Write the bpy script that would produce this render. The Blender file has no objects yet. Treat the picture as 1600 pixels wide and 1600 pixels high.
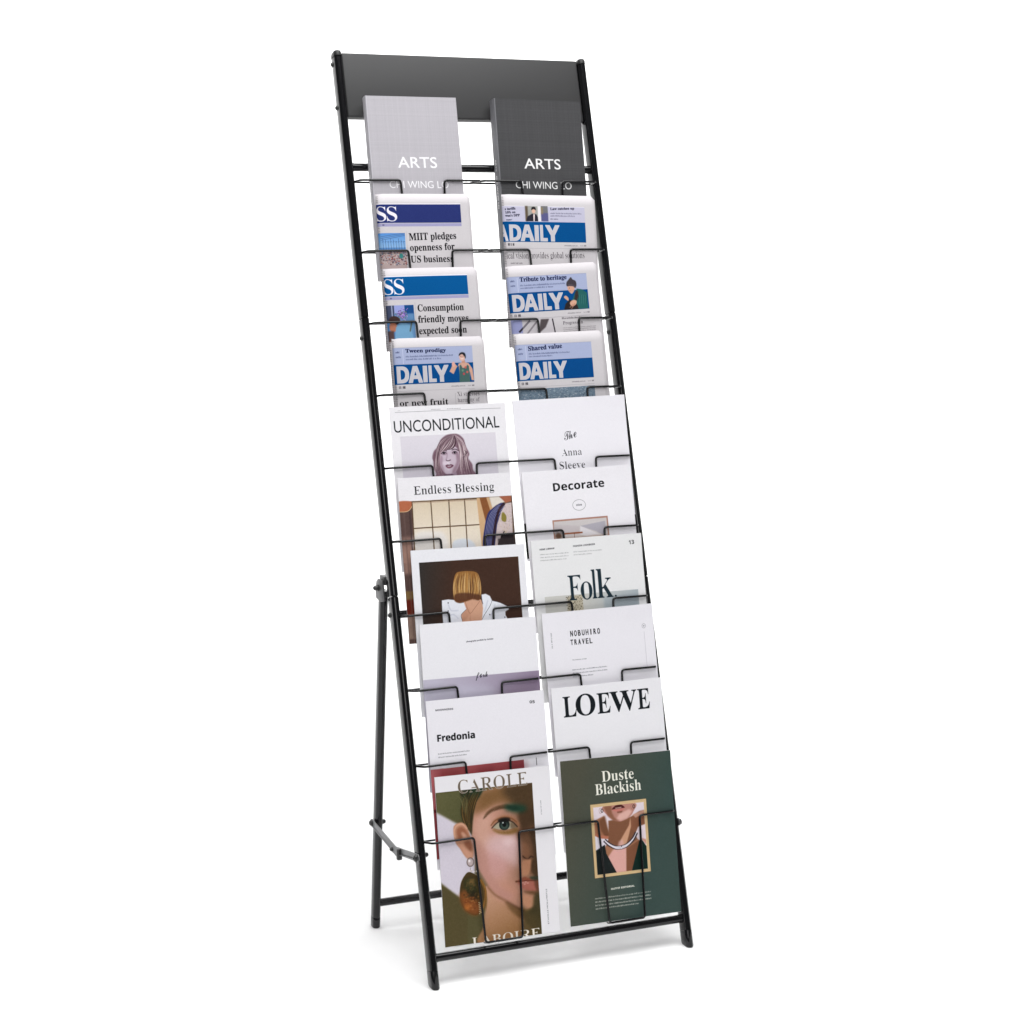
import bpy, bmesh, math, random
import numpy as np
from mathutils import Vector, Matrix
random.seed(4); RNG = np.random.default_rng(7)
scene = bpy.context.scene
COL = scene.collection

# ------------------------------------------------------------------ camera
CAM = (-1.01486, -2.68241, 1.21963); YAW = 0.404511; PITCH = 0.157781; ROLL = 0.002429
fwd = Vector((math.sin(YAW)*math.cos(PITCH), math.cos(YAW)*math.cos(PITCH), -math.sin(PITCH)))
rgt = Vector((math.cos(YAW), -math.sin(YAW), 0)); upv = rgt.cross(fwd)
r2 = rgt*math.cos(ROLL) + upv*math.sin(ROLL); u2 = upv*math.cos(ROLL) - rgt*math.sin(ROLL)
cd = bpy.data.cameras.new("camera"); cam = bpy.data.objects.new("camera", cd); COL.objects.link(cam)
mw = Matrix((r2, u2, -fwd)).transposed().to_4x4(); mw.translation = CAM
cam.matrix_world = mw
cd.sensor_width = 36; cd.lens = 2978.5/1600*36; cd.clip_end = 60; cd.clip_start = .05
scene.camera = cam

# ------------------------------------------------------------------ studio light
world = bpy.data.worlds.new("World"); scene.world = world; world.use_nodes = True
world.node_tree.nodes['Background'].inputs[0].default_value = (1, 1, 1, 1)
world.node_tree.nodes["Background"].inputs[1].default_value = 0.075
scene.view_settings.view_transform = 'Standard'; scene.view_settings.look = 'None'
scene.view_settings.exposure = 0; scene.view_settings.gamma = 1
scene.cycles.max_bounces = 8; scene.cycles.sample_clamp_indirect = 8; scene.cycles.caustics_reflective = False

def area(name, loc, target, sx, sy, power, col=(1, 1, 1)):
    l = bpy.data.lights.new(name, 'AREA'); l.shape = 'RECTANGLE'; l.size = sx; l.size_y = sy
    l.energy = power; l.color = col
    o = bpy.data.objects.new(name, l); COL.objects.link(o); o.location = loc
    o.rotation_euler = (Vector(target)-Vector(loc)).to_track_quat('-Z', 'Y').to_euler()
    return o
area("overhead_softbox", (.15, -.34, 3.3), (.15, -.34, 0), 2.7, 2.4, 119)
area("front_softbox", (-1.3, -3.5, 2.2), (.2, .2, .7), 2.0, 1.4, 31)
area("backdrop_light", (1.6, 2.6, 3.4), (1.6, 4.0, 2.2), 7.6, .6, 262)
area("strip_softbox", (3.3, -.55, 1.0), (.3, .1, .8), .35, 2.6, 14)

# ------------------------------------------------------------------ helpers
def tag(o, label=None, cat=None, group=None, kind=None):
    if label: o['label'] = label
    if cat: o['category'] = cat
    if group: o['group'] = group
    if kind: o['kind'] = kind
    return o
def empty(name, mat):
    o = bpy.data.objects.new(name, None); COL.objects.link(o); o.matrix_world = mat; o.empty_display_size = .05
    return o
def mesh(name, V, Fc, mats, parent=None, smooth=False, uv=None, mi=None, loc=None):
    me = bpy.data.meshes.new(name); me.from_pydata([tuple(v) for v in V], [], Fc)
    for m in (mats if isinstance(mats, (list, tuple)) else [mats]): me.materials.append(m)
    if uv is not None:
        l = me.uv_layers.new(name="UVMap")
        for lp in me.loops: l.data[lp.index].uv = uv[lp.vertex_index]
    for i, p in enumerate(me.polygons):
        p.use_smooth = smooth
        if mi is not None: p.material_index = mi[i]
    me.update()
    o = bpy.data.objects.new(name, me); COL.objects.link(o)
    if parent: o.parent = parent
    if loc is not None: o.location = loc
    return o
def autosmooth(o, ang=40):
    me = o.data; bm = bmesh.new(); bm.from_mesh(me)
    bmesh.ops.recalc_face_normals(bm, faces=bm.faces)
    for f in bm.faces: f.smooth = True
    for e in bm.edges:
        if len(e.link_faces) == 2 and e.calc_face_angle(0) > math.radians(ang): e.smooth = False
    bm.to_mesh(me); bm.free(); return o
def copy_part(o, parent, loc=None):
    c = o.copy(); COL.objects.link(c); c.parent = parent
    if loc is not None: c.location = loc
    return c
def box(V, Fc, x0, x1, y0, y1, z0, z1):
    b = len(V)
    V += [Vector((x, y, z)) for z in (z0, z1) for y in (y0, y1) for x in (x0, x1)]
    Fc += [tuple(b+i for i in f) for f in ((0, 2, 3, 1), (4, 5, 7, 6), (0, 1, 5, 4), (1, 3, 7, 5), (3, 2, 6, 7), (2, 0, 4, 6))]
def bevel(o, w, seg=2):
    bm = bmesh.new(); bm.from_mesh(o.data)
    bmesh.ops.bevel(bm, geom=list(bm.edges), offset=w, segments=seg, affect='EDGES', profile=.5, clamp_overlap=True)
    bm.to_mesh(o.data); bm.free(); return autosmooth(o, 50)
def fillet(pts, r, n=5):
    pts = [Vector(p) for p in pts]; out = [pts[0]]
    for a, b, c in zip(pts, pts[1:], pts[2:]):
        d1 = (a-b); d2 = (c-b); rr = min(r, d1.length*.45, d2.length*.45)
        p1 = b+d1.normalized()*rr; p2 = b+d2.normalized()*rr
        for k in range(n+1):
            t = k/n; out.append(p1*(1-t)**2+b*2*t*(1-t)+p2*t*t)
    return out+[pts[-1]]
def sweep(V, Fc, pts, r, seg=10, cap=True):
    pts = [Vector(p) for p in pts]; b0 = len(V); n = None
    for i, p in enumerate(pts):
        t = (pts[min(i+1, len(pts)-1)]-pts[max(i-1, 0)]).normalized()
        if n is None:
            n = t.orthogonal().normalized()
        n = (n-t*n.dot(t)).normalized(); bt = t.cross(n)
        for k in range(seg):
            a = 2*math.pi*k/seg; V.append(p+n*math.cos(a)*r+bt*math.sin(a)*r)
    for i in range(len(pts)-1):
        for k in range(seg):
            a = b0+i*seg+k; c = b0+i*seg+(k+1) % seg
            Fc.append((a, c, c+seg, a+seg))
    if cap:
        Fc.append(tuple(b0+k for k in reversed(range(seg)))); e = b0+(len(pts)-1)*seg
        Fc.append(tuple(e+k for k in range(seg)))
def dome(V, Fc, c, ax, r, h, seg=14):
    """button-head bolt with washer"""
    ax = Vector(ax).normalized(); n = ax.orthogonal().normalized(); b = ax.cross(n); c = Vector(c)
    prof = [(r*1.25, 0), (r*1.25, h*.2), (r*.98, h*.2), (r*.95, h*.55), (r*.7, h*.9), (r*.38, h), (r*.38, h*.6)]
    b0 = len(V)
    for (rr, hh) in prof:
        for k in range(seg):
            a = 2*math.pi*k/seg; V.append(c+ax*hh+n*math.cos(a)*rr+b*math.sin(a)*rr)
    for i in range(len(prof)-1):
        for k in range(seg):
            a = b0+i*seg+k; d = b0+i*seg+(k+1) % seg; Fc.append((a, d, d+seg, a+seg))
    e = b0+(len(prof)-1)*seg; Fc.append(tuple(e+k for k in range(seg))); Fc.append(tuple(b0+k for k in reversed(range(seg))))

# ------------------------------------------------------------------ materials
def mat(name, col, rough=.5, spec=.5, ior=1.5, metal=0, bump=0, bscale=300, coat=0, var=0):
    m = bpy.data.materials.new(name); m.use_nodes = True; nt = m.node_tree; p = nt.nodes['Principled BSDF']
    p.inputs['Base Color'].default_value = (*col, 1); p.inputs['Roughness'].default_value = rough
    p.inputs['Specular IOR Level'].default_value = spec; p.inputs['IOR'].default_value = ior
    p.inputs['Metallic'].default_value = metal; p.inputs['Coat Weight'].default_value = coat; p.inputs['Coat Roughness'].default_value = .12
    tc = nt.nodes.new('ShaderNodeTexCoord')
    if bump:
        nz = nt.nodes.new('ShaderNodeTexNoise'); nz.inputs['Scale'].default_value = bscale; nz.inputs['Detail'].default_value = 3
        b = nt.nodes.new('ShaderNodeBump'); b.inputs['Strength'].default_value = bump; b.inputs['Distance'].default_value = .001
        nt.links.new(tc.outputs['Object'], nz.inputs['Vector']); nt.links.new(nz.outputs['Fac'], b.inputs['Height'])
        nt.links.new(b.outputs['Normal'], p.inputs['Normal'])
    if var:
        n2 = nt.nodes.new('ShaderNodeTexNoise'); n2.inputs['Scale'].default_value = 9; n2.inputs['Detail'].default_value = 4
        r = nt.nodes.new('ShaderNodeMapRange'); r.inputs['To Min'].default_value = rough-var; r.inputs['To Max'].default_value = rough+var
        nt.links.new(tc.outputs['Object'], n2.inputs['Vector']); nt.links.new(n2.outputs['Fac'], r.inputs['Value'])
        nt.links.new(r.outputs['Result'], p.inputs['Roughness'])
    return m
M = {}
M['black'] = mat('black_gloss_paint', (.006, .006, .007), .13, .42, 1.5, bump=.03, bscale=900, var=.03)
M['panel'] = mat('black_panel_paint', (.034, .034, .035), .52, .42, 1.5, bump=.06, bscale=1200, var=.03)
M['wire'] = mat('black_wire_paint', (.005, .005, .006), .16, .42, 1.5, var=.03)
M['cap'] = mat('black_plastic', (.012, .012, .012), .45, .4, bump=.1, bscale=700)
M['zinc'] = mat('zinc_plated_steel', (.20, .20, .205), .4, .6, metal=.6, bump=.05, bscale=500, var=.08)
M['hinge'] = mat('dark_steel_bracket', (.05, .05, .052), .4, .6, metal=.3, bump=.05, bscale=500, var=.06)
M['bolt'] = mat('blackened_bolt', (.02, .02, .02), .3, .6)
M['pages'] = mat('page_edges', (.74, .73, .74), .7, .2, bump=.25, bscale=1500)
M['floor'] = mat('white_studio_sweep', (.93, .93, .93), .75, .15, bump=.02, bscale=60)

# ------------------------------------------------------------------ flat print: a small painter working in millimetres
def sans(s, kind):
    base = {'B': (0x1D400, 0x1D41A), 'I': (0x1D434, 0x1D44E), 'SB': (0x1D5D4, 0x1D5EE), 'S': (0x1D5A0, 0x1D5BA),
            'SC': (0x1D49C, 0x1D4B6), 'M': (0x1D670, 0x1D68A)}[kind]
    hole = {'e': '\u212f', 'o': '\u2134', 'g': '\u210a', 'h': None}
    o = ''
    for c in s:
        if kind == 'SC' and hole.get(c): o += hole[c]; continue
        if 'A' <= c <= 'Z': o += chr(base[0]+ord(c)-65)
        elif 'a' <= c <= 'z': o += chr(base[1]+ord(c)-97) if not (kind == 'I' and c == 'h') else '\u210e'
        elif '0' <= c <= '9' and kind in ('B', 'SB'): o += chr({'B': 0x1D7CE, 'SB': 0x1D7EC}[kind]+ord(c)-48)
        else: o += c
    return o
_tc = {}
def glyph_tris(s, kind):
    """triangles of a word set in Blender's own built-in type"""
    key = (s, kind)
    if key in _tc: return _tc[key]
    cu = bpy.data.curves.new('type', 'FONT'); cu.body = s if kind == 'D' else sans(s, kind); cu.resolution_u = 4
    if kind == 'M': cu.space_character = .78
    ob = bpy.data.objects.new('type', cu); COL.objects.link(ob)
    dg = bpy.context.evaluated_depsgraph_get(); ev = ob.evaluated_get(dg); me = ev.to_mesh()
    n = len(me.vertices); co = np.empty(n*3); me.vertices.foreach_get('co', co); co = co.reshape(-1, 3)[:, :2]
    me.calc_loop_triangles(); t = np.empty(len(me.loop_triangles)*3, dtype=np.int32); me.loop_triangles.foreach_get('vertices', t)
    r = co[t].reshape(-1, 3, 2).copy()
    ev.to_mesh_clear(); bpy.data.objects.remove(ob); bpy.data.curves.remove(cu)
    _tc[key] = r; return r
CAPH = {}
def cap_height(kind):
    if kind not in CAPH: CAPH[kind] = glyph_tris('E', kind)[..., 1].max()
    return CAPH[kind]
def blur1(a, r):
    if r < .5: return a
    r = int(round(r))
    for _ in range(2):
        for ax in (0, 1):
            p = np.pad(a, [(r+1, r) if i == ax else (0, 0) for i in (0, 1)], mode='edge'); c = np.cumsum(p, axis=ax)
            a = (np.take(c, range(2*r+1, c.shape[ax]), ax)-np.take(c, range(0, c.shape[ax]-2*r-1), ax))/(2*r+1)
    return a
def C(c): return np.array(c, dtype=float)/255
def smooth_pts(p, closed=True, n=6):
    p = np.array(p, float); N = len(p); out = []
    for i in range(N if closed else N-1):
        g = lambda j: p[j % N] if closed else p[min(max(j, 0), N-1)]
        a, b, c, d = g(i-1), g(i), g(i+1), g(i+2)
        for k in range(n):
            t = k/n; out.append(.5*((2*b)+(-a+c)*t+(2*a-5*b+4*c-d)*t*t+(-a+3*b-3*c+d)*t**3))
    if not closed: out.append(p[-1])
    return np.array(out)
class Print:
    def __init__(s, w, h, bg, x0=0, k=3.0):
        s.k, s.w, s.h, s.x0 = k, w, h, x0; s.W = int(round(w*k)); s.H = int(round(h*k))
        s.a = np.ones((s.H, s.W, 3))*C(bg)
    def px(s, p): p = np.array(p, float); return (p-np.array([s.x0, 0]))*s.k
    def comp(s, m, x0, y0, col, al):
        h, w = m.shape; X0, Y0, X1, Y1 = max(x0, 0), max(y0, 0), min(x0+w, s.W), min(y0+h, s.H)
        if X1 <= X0 or Y1 <= Y0: return
        mm = (m[Y0-y0:Y1-y0, X0-x0:X1-x0]*al)[..., None]; t = s.a[Y0:Y1, X0:X1]
        cc = col if isinstance(col, np.ndarray) and col.ndim == 1 else col(X0, Y0, X1, Y1)
        t[...] = t*(1-mm)+cc*mm
    def mask(s, P, blur=0):
        P = s.px(P); r = int(math.ceil(blur*s.k*2.2))+2
        lo = np.clip(P.min(0), [-60, -60], [s.W+60, s.H+60]); hi = np.clip(P.max(0), [-60, -60], [s.W+60, s.H+60])
        x0, y0 = int(lo[0])-r, int(lo[1])-r; x1, y1 = int(hi[0])+r+1, int(hi[1])+r+1
        w, h = max(1, x1-x0), max(1, y1-y0); X = x0+(np.arange(w*2)+.5)/2; Y = y0+(np.arange(h*2)+.5)/2
        ins = np.zeros((h*2, w*2), bool)
        for (ax, ay), (bx, by) in zip(P, np.roll(P, -1, 0)):
            if ay == by: continue
            i0, i1 = np.searchsorted(Y, [min(ay, by), max(ay, by)])
            if i1 > i0:
                xc = ax+(Y[i0:i1]-ay)*(bx-ax)/(by-ay); ins[i0:i1] ^= X[None, :] < xc[:, None]
        m = ins.reshape(h, 2, w, 2).mean((1, 3))
        if blur: m = blur1(m, blur*s.k)
        return m, x0, y0
    def poly(s, P, col, al=1, blur=0, sm=False):
        if sm: P = smooth_pts(P)
        m, x, y = s.mask(P, blur); s.comp(m, x, y, C(col) if not callable(col) else col, al)
    def rect(s, x0, y0, x1, y1, col, al=1, blur=0): s.poly([(x0, y0), (x1, y0), (x1, y1), (x0, y1)], col, al, blur)
    def ell(s, c, rx, ry, col, al=1, blur=0, rot=0):
        t = np.linspace(0, 2*math.pi, 40, endpoint=False); x = rx*np.cos(t); y = ry*np.sin(t)
        s.poly(np.stack([c[0]+x*math.cos(rot)-y*math.sin(rot), c[1]+x*math.sin(rot)+y*math.cos(rot)], 1), col, al, blur)
    def line(s, P, w, col, al=1, blur=0, sm=False, taper=False):
        P = smooth_pts(P, False) if sm else np.array(P, float)
        d = np.gradient(P, axis=0); n = np.stack([-d[:, 1], d[:, 0]], 1); n /= np.linalg.norm(n, axis=1)[:, None]+1e-9
        t = np.linspace(0, 1, len(P)); ww = w/2*(np.sin(math.pi*np.clip(t*.9+.05, 0, 1)) if taper else np.ones(len(P)))
        s.poly(np.concatenate([P+n*ww[:, None], (P-n*ww[:, None])[::-1]]), col, al, blur)
    def ring(s, c, rx, ry, w, col, al=1):
        t = np.linspace(0, 2*math.pi, 49); s.line(np.stack([c[0]+rx*np.cos(t), c[1]+ry*np.sin(t)], 1), w, col, al)
    def grad(s, P, c0, c1, p0, p1, al=1, blur=0, sm=False):
        """an area that runs from one printed colour to another"""
        a, b = s.px(p0), s.px(p1); d = b-a; L = d@d; c0, c1 = C(c0), C(c1)
        def f(X0, Y0, X1, Y1):
            X, Y = np.meshgrid(np.arange(X0, X1)+.5, np.arange(Y0, Y1)+.5)
            t = np.clip(((X-a[0])*d[0]+(Y-a[1])*d[1])/L, 0, 1)[..., None]; return c0*(1-t)+c1*t
        if sm: P = smooth_pts(P)
        m, x, y = s.mask(P, blur); s.comp(m, x, y, f, al)
    def text(s, t, kind, P, col, al=1, thin=0, fat=0, outline=None):
        """P = baseline left, baseline right, a point at cap height above the left end"""
        tr = glyph_tris(t, kind); b, e, c = [np.array(q, float) for q in P]
        d = e-b; L = np.hypot(*d); d = d/L; n = np.array([d[1], -d[0]]); hgt = abs((c-b)@n)
        x0, x1 = tr[..., 0].min(), tr[..., 0].max(); sx = L/(x1-x0); sy = hgt/cap_height(kind)
        Q = s.px(b+(tr[..., :1]-x0)*sx*d+tr[..., 1:]*sy*n); SS = 4
        lo = np.floor(Q.reshape(-1, 2).min(0)).astype(int)-3; hi = np.ceil(Q.reshape(-1, 2).max(0)).astype(int)+3
        w, h = hi-lo; m = np.zeros((h*SS, w*SS), bool); Q = (Q-lo)*SS
        for T in Q:
            mn = np.maximum(np.floor(T.min(0)).astype(int), 0); mx = np.ceil(T.max(0)).astype(int)+1
            X = np.arange(mn[0], mx[0])+.5; Y = (np.arange(mn[1], mx[1])+.5)[:, None]
            (ax, ay), (bx, by), (cx, cy) = T
            D = (bx-ax)*(cy-ay)-(cx-ax)*(by-ay)
            if abs(D) < 1e-9: continue
            sg = 1 if D > 0 else -1
            e0 = ((bx-ax)*(Y-ay)-(by-ay)*(X-ax))*sg; e1 = ((cx-bx)*(Y-by)-(cy-by)*(X-bx))*sg; e2 = ((ax-cx)*(Y-cy)-(ay-cy)*(X-cx))*sg
            m[mn[1]:mx[1], mn[0]:mx[0]] |= ((e0 >= -.3) & (e1 >= -.3) & (e2 >= -.3))[:m.shape[0]-mn[1], :m.shape[1]-mn[0]]
        up = abs(d[1]) > .7
        def erode(m, r, ax):
            o = m.copy()
            for q in range(1, r+1): o &= np.roll(m, q, ax) & np.roll(m, -q, ax)
            return o
        def dil(m, rx, ry):
            o = m.copy()
            for q in range(-rx, rx+1):
                for v in range(-ry, ry+1): o |= np.roll(np.roll(m, q, 1), v, 0)
            return o
        sc = s.k*SS
        if thin: m = erode(m, max(1, int(round(thin*sc))), 0 if up else 1)
        if fat: m = dil(m, int(round(fat*sc)), int(round(fat*sc*.6)))
        if outline is not None:
            mo = dil(m, int(round(.35*sc)), int(round(.35*sc))); s.comp(mo.reshape(h, SS, w, SS).mean((1, 3)), lo[0], lo[1], C(outline), al)
        s.comp(m.reshape(h, SS, w, SS).mean((1, 3)), lo[0], lo[1], C(col), al)
    def tone(s, x0, y0, x1, y1, g, sat=1.0):
        """printer's curve over a picture area"""
        X0, Y0, X1, Y1 = [int(max(0, v)) for v in ((x0-s.x0)*s.k, y0*s.k, (x1-s.x0)*s.k, y1*s.k)]
        t = np.clip(s.a[Y0:Y1, X0:X1], 0, 1)**g; m = t.mean(2, keepdims=True); s.a[Y0:Y1, X0:X1] = np.clip(m+(t-m)*sat, 0, 1)
    def grain(s, amp=.012, blur=0):
        n = RNG.normal(0, 1, (s.H, s.W)); n = blur1(n, blur) if blur else n
        s.a += (n/n.std()*amp)[..., None]
    def strands(s, roots, n, w, cols, jit=1.0, al=.6):
        """hair: each strand follows a guide curve blended between two outer guides"""
        A, B = [smooth_pts(r, False) for r in roots]
        for _ in range(n):
            t = RNG.random(); P = A*(1-t)+B*t; ph = RNG.random()*6.3
            P = P+np.stack([np.sin(np.linspace(0, 5, len(P))+ph), np.cos(np.linspace(0, 4, len(P))+ph)], 1)*jit*(.3+RNG.random())
            i0 = int(RNG.random()*len(P)*.35); i1 = len(P)-int(RNG.random()*len(P)*.3)
            if i1-i0 > 2: s.line(P[i0:i1], w*(.5+RNG.random()), cols[RNG.integers(len(cols))], al*(.4+.6*RNG.random()), taper=True)
    def micro(s, x0, y0, x1, rows, lead, col, size=.9, al=.75, seed=1):
        """lines of body copy far too small to read"""
        g = np.random.default_rng(seed)
        for i in range(rows):
            x = x0; y = y0+i*lead; end = x1 if i < rows-1 else x0+(x1-x0)*(.55+.4*g.random())
            while x < end:
                wl = size*(1.2+g.random()*3.6); xe = min(x+wl, end); q = x
                while q < xe:
                    hh = size*(1 if g.random() > .3 else 1.45); s.rect(q, y-hh, q+size*.32, y, col, al*(.55+.45*g.random())); 
                    if g.random() > .45: s.rect(q, y-size, q+size*.62, y-size*.75, col, al*.7)
                    q += size*.66
                x += wl+size*.6
    def material(s, name, rough=.5, spec=.2, bump=.02, bscale=1600):
        s.a = np.clip(s.a, 0, 1); im = bpy.data.images.new(name, s.W, s.H, alpha=False)
        px = np.ones((s.H, s.W, 4), dtype=np.float32); px[..., :3] = s.a[::-1]; im.pixels.foreach_set(px.ravel()); im.update(); im.pack()
        m = mat(name, (1, 1, 1), rough, spec, bump=bump, bscale=bscale); nt = m.node_tree
        t = nt.nodes.new('ShaderNodeTexImage'); t.image = im; t.extension = 'EXTEND'; t.interpolation = 'Cubic'
        nt.links.new(t.outputs['Color'], nt.nodes['Principled BSDF'].inputs['Base Color'])
        return m
# ------------------------------------------------------------------ studio sweep (floor running up into the back wall)
def build_sweep():
    V, Fc = [], []; prof = [(-7.0, 0.0), (-3.0, 0.0), (0, 0), (2.4, 0.0)]
    R = 1.6
    for k in range(1, 17):
        a = math.pi/2*k/16; prof.append((2.4+R*math.sin(a), R-R*math.cos(a)))
    prof.append((4.0, 5.0)); xs = np.linspace(-6, 10, 17)
    for (y, z) in prof:
        for x in xs: V.append((x, y, z))
    n = len(xs)
    for i in range(len(prof)-1):
        for j in range(n-1): Fc.append((i*n+j, i*n+j+1, (i+1)*n+j+1, (i+1)*n+j))
    o = mesh('floor', V, Fc, M['floor'], smooth=True); tag(o, 'seamless white studio floor sweeping up behind the rack', kind='structure')
build_sweep()

# ------------------------------------------------------------------ the rack
AL = 0.302575; S0 = 1.318844; DS = 0.12151; L = 1.55; W = 0.4596
US = Vector((0, math.sin(AL), math.cos(AL))); UN = Vector((0, -math.cos(AL), math.sin(AL))); UX = Vector((1, 0, 0))
def F(x, s, n): return UX*x+US*s+UN*n
LX = lambda s: .0012+.0050*s/L          # axis of the left and right rails
RX = lambda s: .4558+.0030*s/L
rack = empty('magazine_rack', Matrix.Identity(4))
tag(rack, 'tall black metal rack of ten wire pocket tiers, leaning on a folding rear frame', 'magazine rack')

def rail_profile(wd, dp, n=7):
    """flat-sided tube with rounded front and back, (x, n) pairs"""
    r = wd/2; p = []
    for k in range(n+1):
        a = math.pi*k/n; p.append((r*math.cos(a), dp/2-r+r*math.sin(a)))
    for k in range(n+1):
        a = math.pi+math.pi*k/n; p.append((r*math.cos(a), -dp/2+r+r*math.sin(a)))
    return p
def tube(name, f, s0, s1, prof, m, parent, shrink=0, inset=None):
    """f(x, s, n) gives the point; the ends get a small chamfer"""
    V, Fc = [], []; N = len(prof); c = .0012
    st = [(s0, .86), (s0+c, 1), (s1-c, 1), (s1, .86)]
    for s, k in st:
        for x, n in prof: V.append(f(x*k, s, n*k if abs(k-1) > 0 else n))
    for i in range(len(st)-1):
        for k in range(N):
            a = i*N+k; b = i*N+(k+1) % N; Fc.append((a, b, b+N, a+N))
    Fc.append(tuple(range(N))[::-1]); Fc.append(tuple((len(st)-1)*N+k for k in range(N)))
    return autosmooth(mesh(name, V, Fc, m, parent), 35)
RP = rail_profile(.0130, .0268)
for side, X in (('l', LX), ('r', RX)):
    f = lambda x, s, n, X=X: F(X(s)+x, s, n)
    for a, b in ((.0255, .6240), (.6246, 1.0880), (1.0886, 1.540)):
        tube('rail_section', f, a, b, RP, M['black'], rack)
    # plastic end caps: the foot is cut level with the floor
    V, Fc = [], []; P2 = rail_profile(.0132, .0270)
    for s, k in ((None, .90), (None, 1.0), (.026, 1.0), (.0262, .98)):
        for x, n in P2:
            if s is None:
                z0 = 0.0 if k < 1 else .0025; sx = (z0-n*k*math.sin(AL))/math.cos(AL); V.append(F(X(0)+x*k, sx, n*k))
            else: V.append(F(X(0)+x*k, s, n*k))
    N = len(P2)
    for i in range(3):
        for k in range(N): Fc.append((i*N+k, i*N+(k+1) % N, (i+1)*N+(k+1) % N, (i+1)*N+k))
    Fc.append(tuple(range(N))[::-1]); Fc.append(tuple(3*N+k for k in range(N)))
    autosmooth(mesh('rail_foot', V, Fc, M['black'], rack), 50)
    V, Fc = [], []
    for s, k in ((1.5402, 1.03), (1.5455, 1.03), (1.549, .9), (1.5505, .6)):
        for x, n in RP: V.append(F(X(L)+x*k, s, n*k))
    N = len(RP)
    for i in range(3):
        for k in range(N): Fc.append((i*N+k, i*N+(k+1) % N, (i+1)*N+(k+1) % N, (i+1)*N+k))
    Fc.append(tuple(range(N))[::-1]); Fc.append(tuple(3*N+k for k in range(N)))
    autosmooth(mesh('rail_cap', V, Fc, M['cap'], rack), 50)

# header panel: folded sheet with rounded front edges and returns on all sides
def header():
    x0, x1, s0, s1, nf, t, dp = .0142, .4512, 1.4352, 1.5478, .0045, .0012, .0165
    V, Fc = [], []
    box(V, Fc, x0, x1, -nf, dp-nf, s0, s1)
    me_o = mesh('header_panel', [F(v.x, v.z, -v.y) for v in V], Fc, M['panel'], rack)
    bevel(me_o, .0028, 4)
header()
def rod(name, x0, x1, s, n, r, m=None):
    V, Fc = [], []; sweep(V, Fc, [F(x0, s, n), F(x1, s, n)], r, 20); return autosmooth(mesh(name, V, Fc, m or M['black'], rack), 40)
rod('crossbar', .0072, .4522, 1.3488, 0, .0068)
rod('crossbar', .0048, .4510, .5955, -.005, .0066)
rod('bottom_rail', .0068, .4500, .0452, 0, .0068)
# welded collars where the bars meet the rails
for s, n in ((1.3488, 0), (.5955, -.005), (.0452, 0)):
    for x0, x1 in ((LX(s)+.0055, LX(s)+.0100), (RX(s)-.0100, RX(s)-.0055)):
        rod('weld_collar', x0, x1, s, n, .0074)

# wire pockets: one bent front wire and one straight back wire per tier
XA, XB, XC, XD = .0868, .1652, .3071, .3842; DF = .0258; RW = .0019
def front_wire_path():
    d = DF; z = 0; b = -.1675; mid = .2300
    up = lambda xa, xb: [(xa, 0, d), (xa+.0045, b, .0150), (xa+.0045, b-.0005, -.002), ]
    dn = lambda xb: [(xb-.0075, b-.0005, -.002), (xb-.0075, b, .0150), (xb, 0, d)]
    left = [(.0075, .0030, -.001), (.0165, -.0005, d)] + [(XA, 0, d), (XA+.0045, b, .0150)] + [(XB-.0095, b, .0150), (XB, 0, d)] + [(mid+.0020, .0, d), (mid-.0075, .0032, .0015)]
    right = [(mid-.0045, .0032, .0015), (mid+.0075, .0, d)] + [(XC, 0, d), (XC+.0045, b, .0150)] + [(XD-.0075, b, .0150), (XD, 0, d)] + [(.4490, -.0005, d), (.4515, .0030, -.001)]
    return left, right
protos = []
for p in front_wire_path():
    V, Fc = [], []; sweep(V, Fc, [F(*q) for q in fillet(p, .0052, 5)], RW, 8)
    protos.append(autosmooth(mesh('pocket_wire', V, Fc, M['wire'], rack), 60))
V, Fc = [], []; sweep(V, Fc, [F(.0065, .0036, .0), F(.4510, .0036, .0)], .0016, 8)
protos.append(autosmooth(mesh('back_wire', V, Fc, M['wire'], rack), 60))
# wires under each pocket that carry the papers
for xa, xb in ((XA+.0045, XB-.0095), (XC+.0045, XD-.0075)):
    for x in (xa+.004, xb-.004):
        V, Fc = [], []; sweep(V, Fc, [F(*q) for q in fillet([(x, -.1675, .0165), (x, -.1690, -.0040), (x, .0036, -.0032)], .004, 4)], .0015, 8)
        protos.append(autosmooth(mesh('tray_wire', V, Fc, M['wire'], rack), 60))
for i in range(10):
    loc = US*(S0-i*DS)
    for o in protos:
        if i == 0: o.location = loc
        else: copy_part(o, rack, loc)

# rear frame
RL = rail_profile(.0132, .0220)
HY, HZ, FY = .2270, .600, .2830
def legf(x0):
    ax = Vector((0, HY-FY, HZ)).normalized(); nn = Vector((0, -ax.z, ax.y))
    return lambda x, s, n: Vector((x0+x, FY, 0))+ax*s+nn*n
for x0 in (.0010, .4560):
    f = legf(x0); ll = math.hypot(HY-FY, HZ)
    tube('rear_leg', f, .018, ll, RL, M['black'], rack)
    V, Fc = [], []; P2 = rail_profile(.0134, .0222); N = len(P2)
    for z0, k in ((0.0, .88), (.002, 1.0), (.019, 1.0), (.0192, .98)):
        for x, n in P2:
            p = f(x*k, 0, n*k); q = f(x*k, 1, n*k); t = (z0-p.z)/(q.z-p.z); V.append(p+(q-p)*t)
    for i in range(3):
        for k in range(N): Fc.append((i*N+k, i*N+(k+1) % N, (i+1)*N+(k+1) % N, (i+1)*N+k))
    Fc.append(tuple(range(N))[::-1]); Fc.append(tuple(3*N+k for k in range(N)))
    autosmooth(mesh('rear_foot', V, Fc, M['black'], rack), 50)
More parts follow.
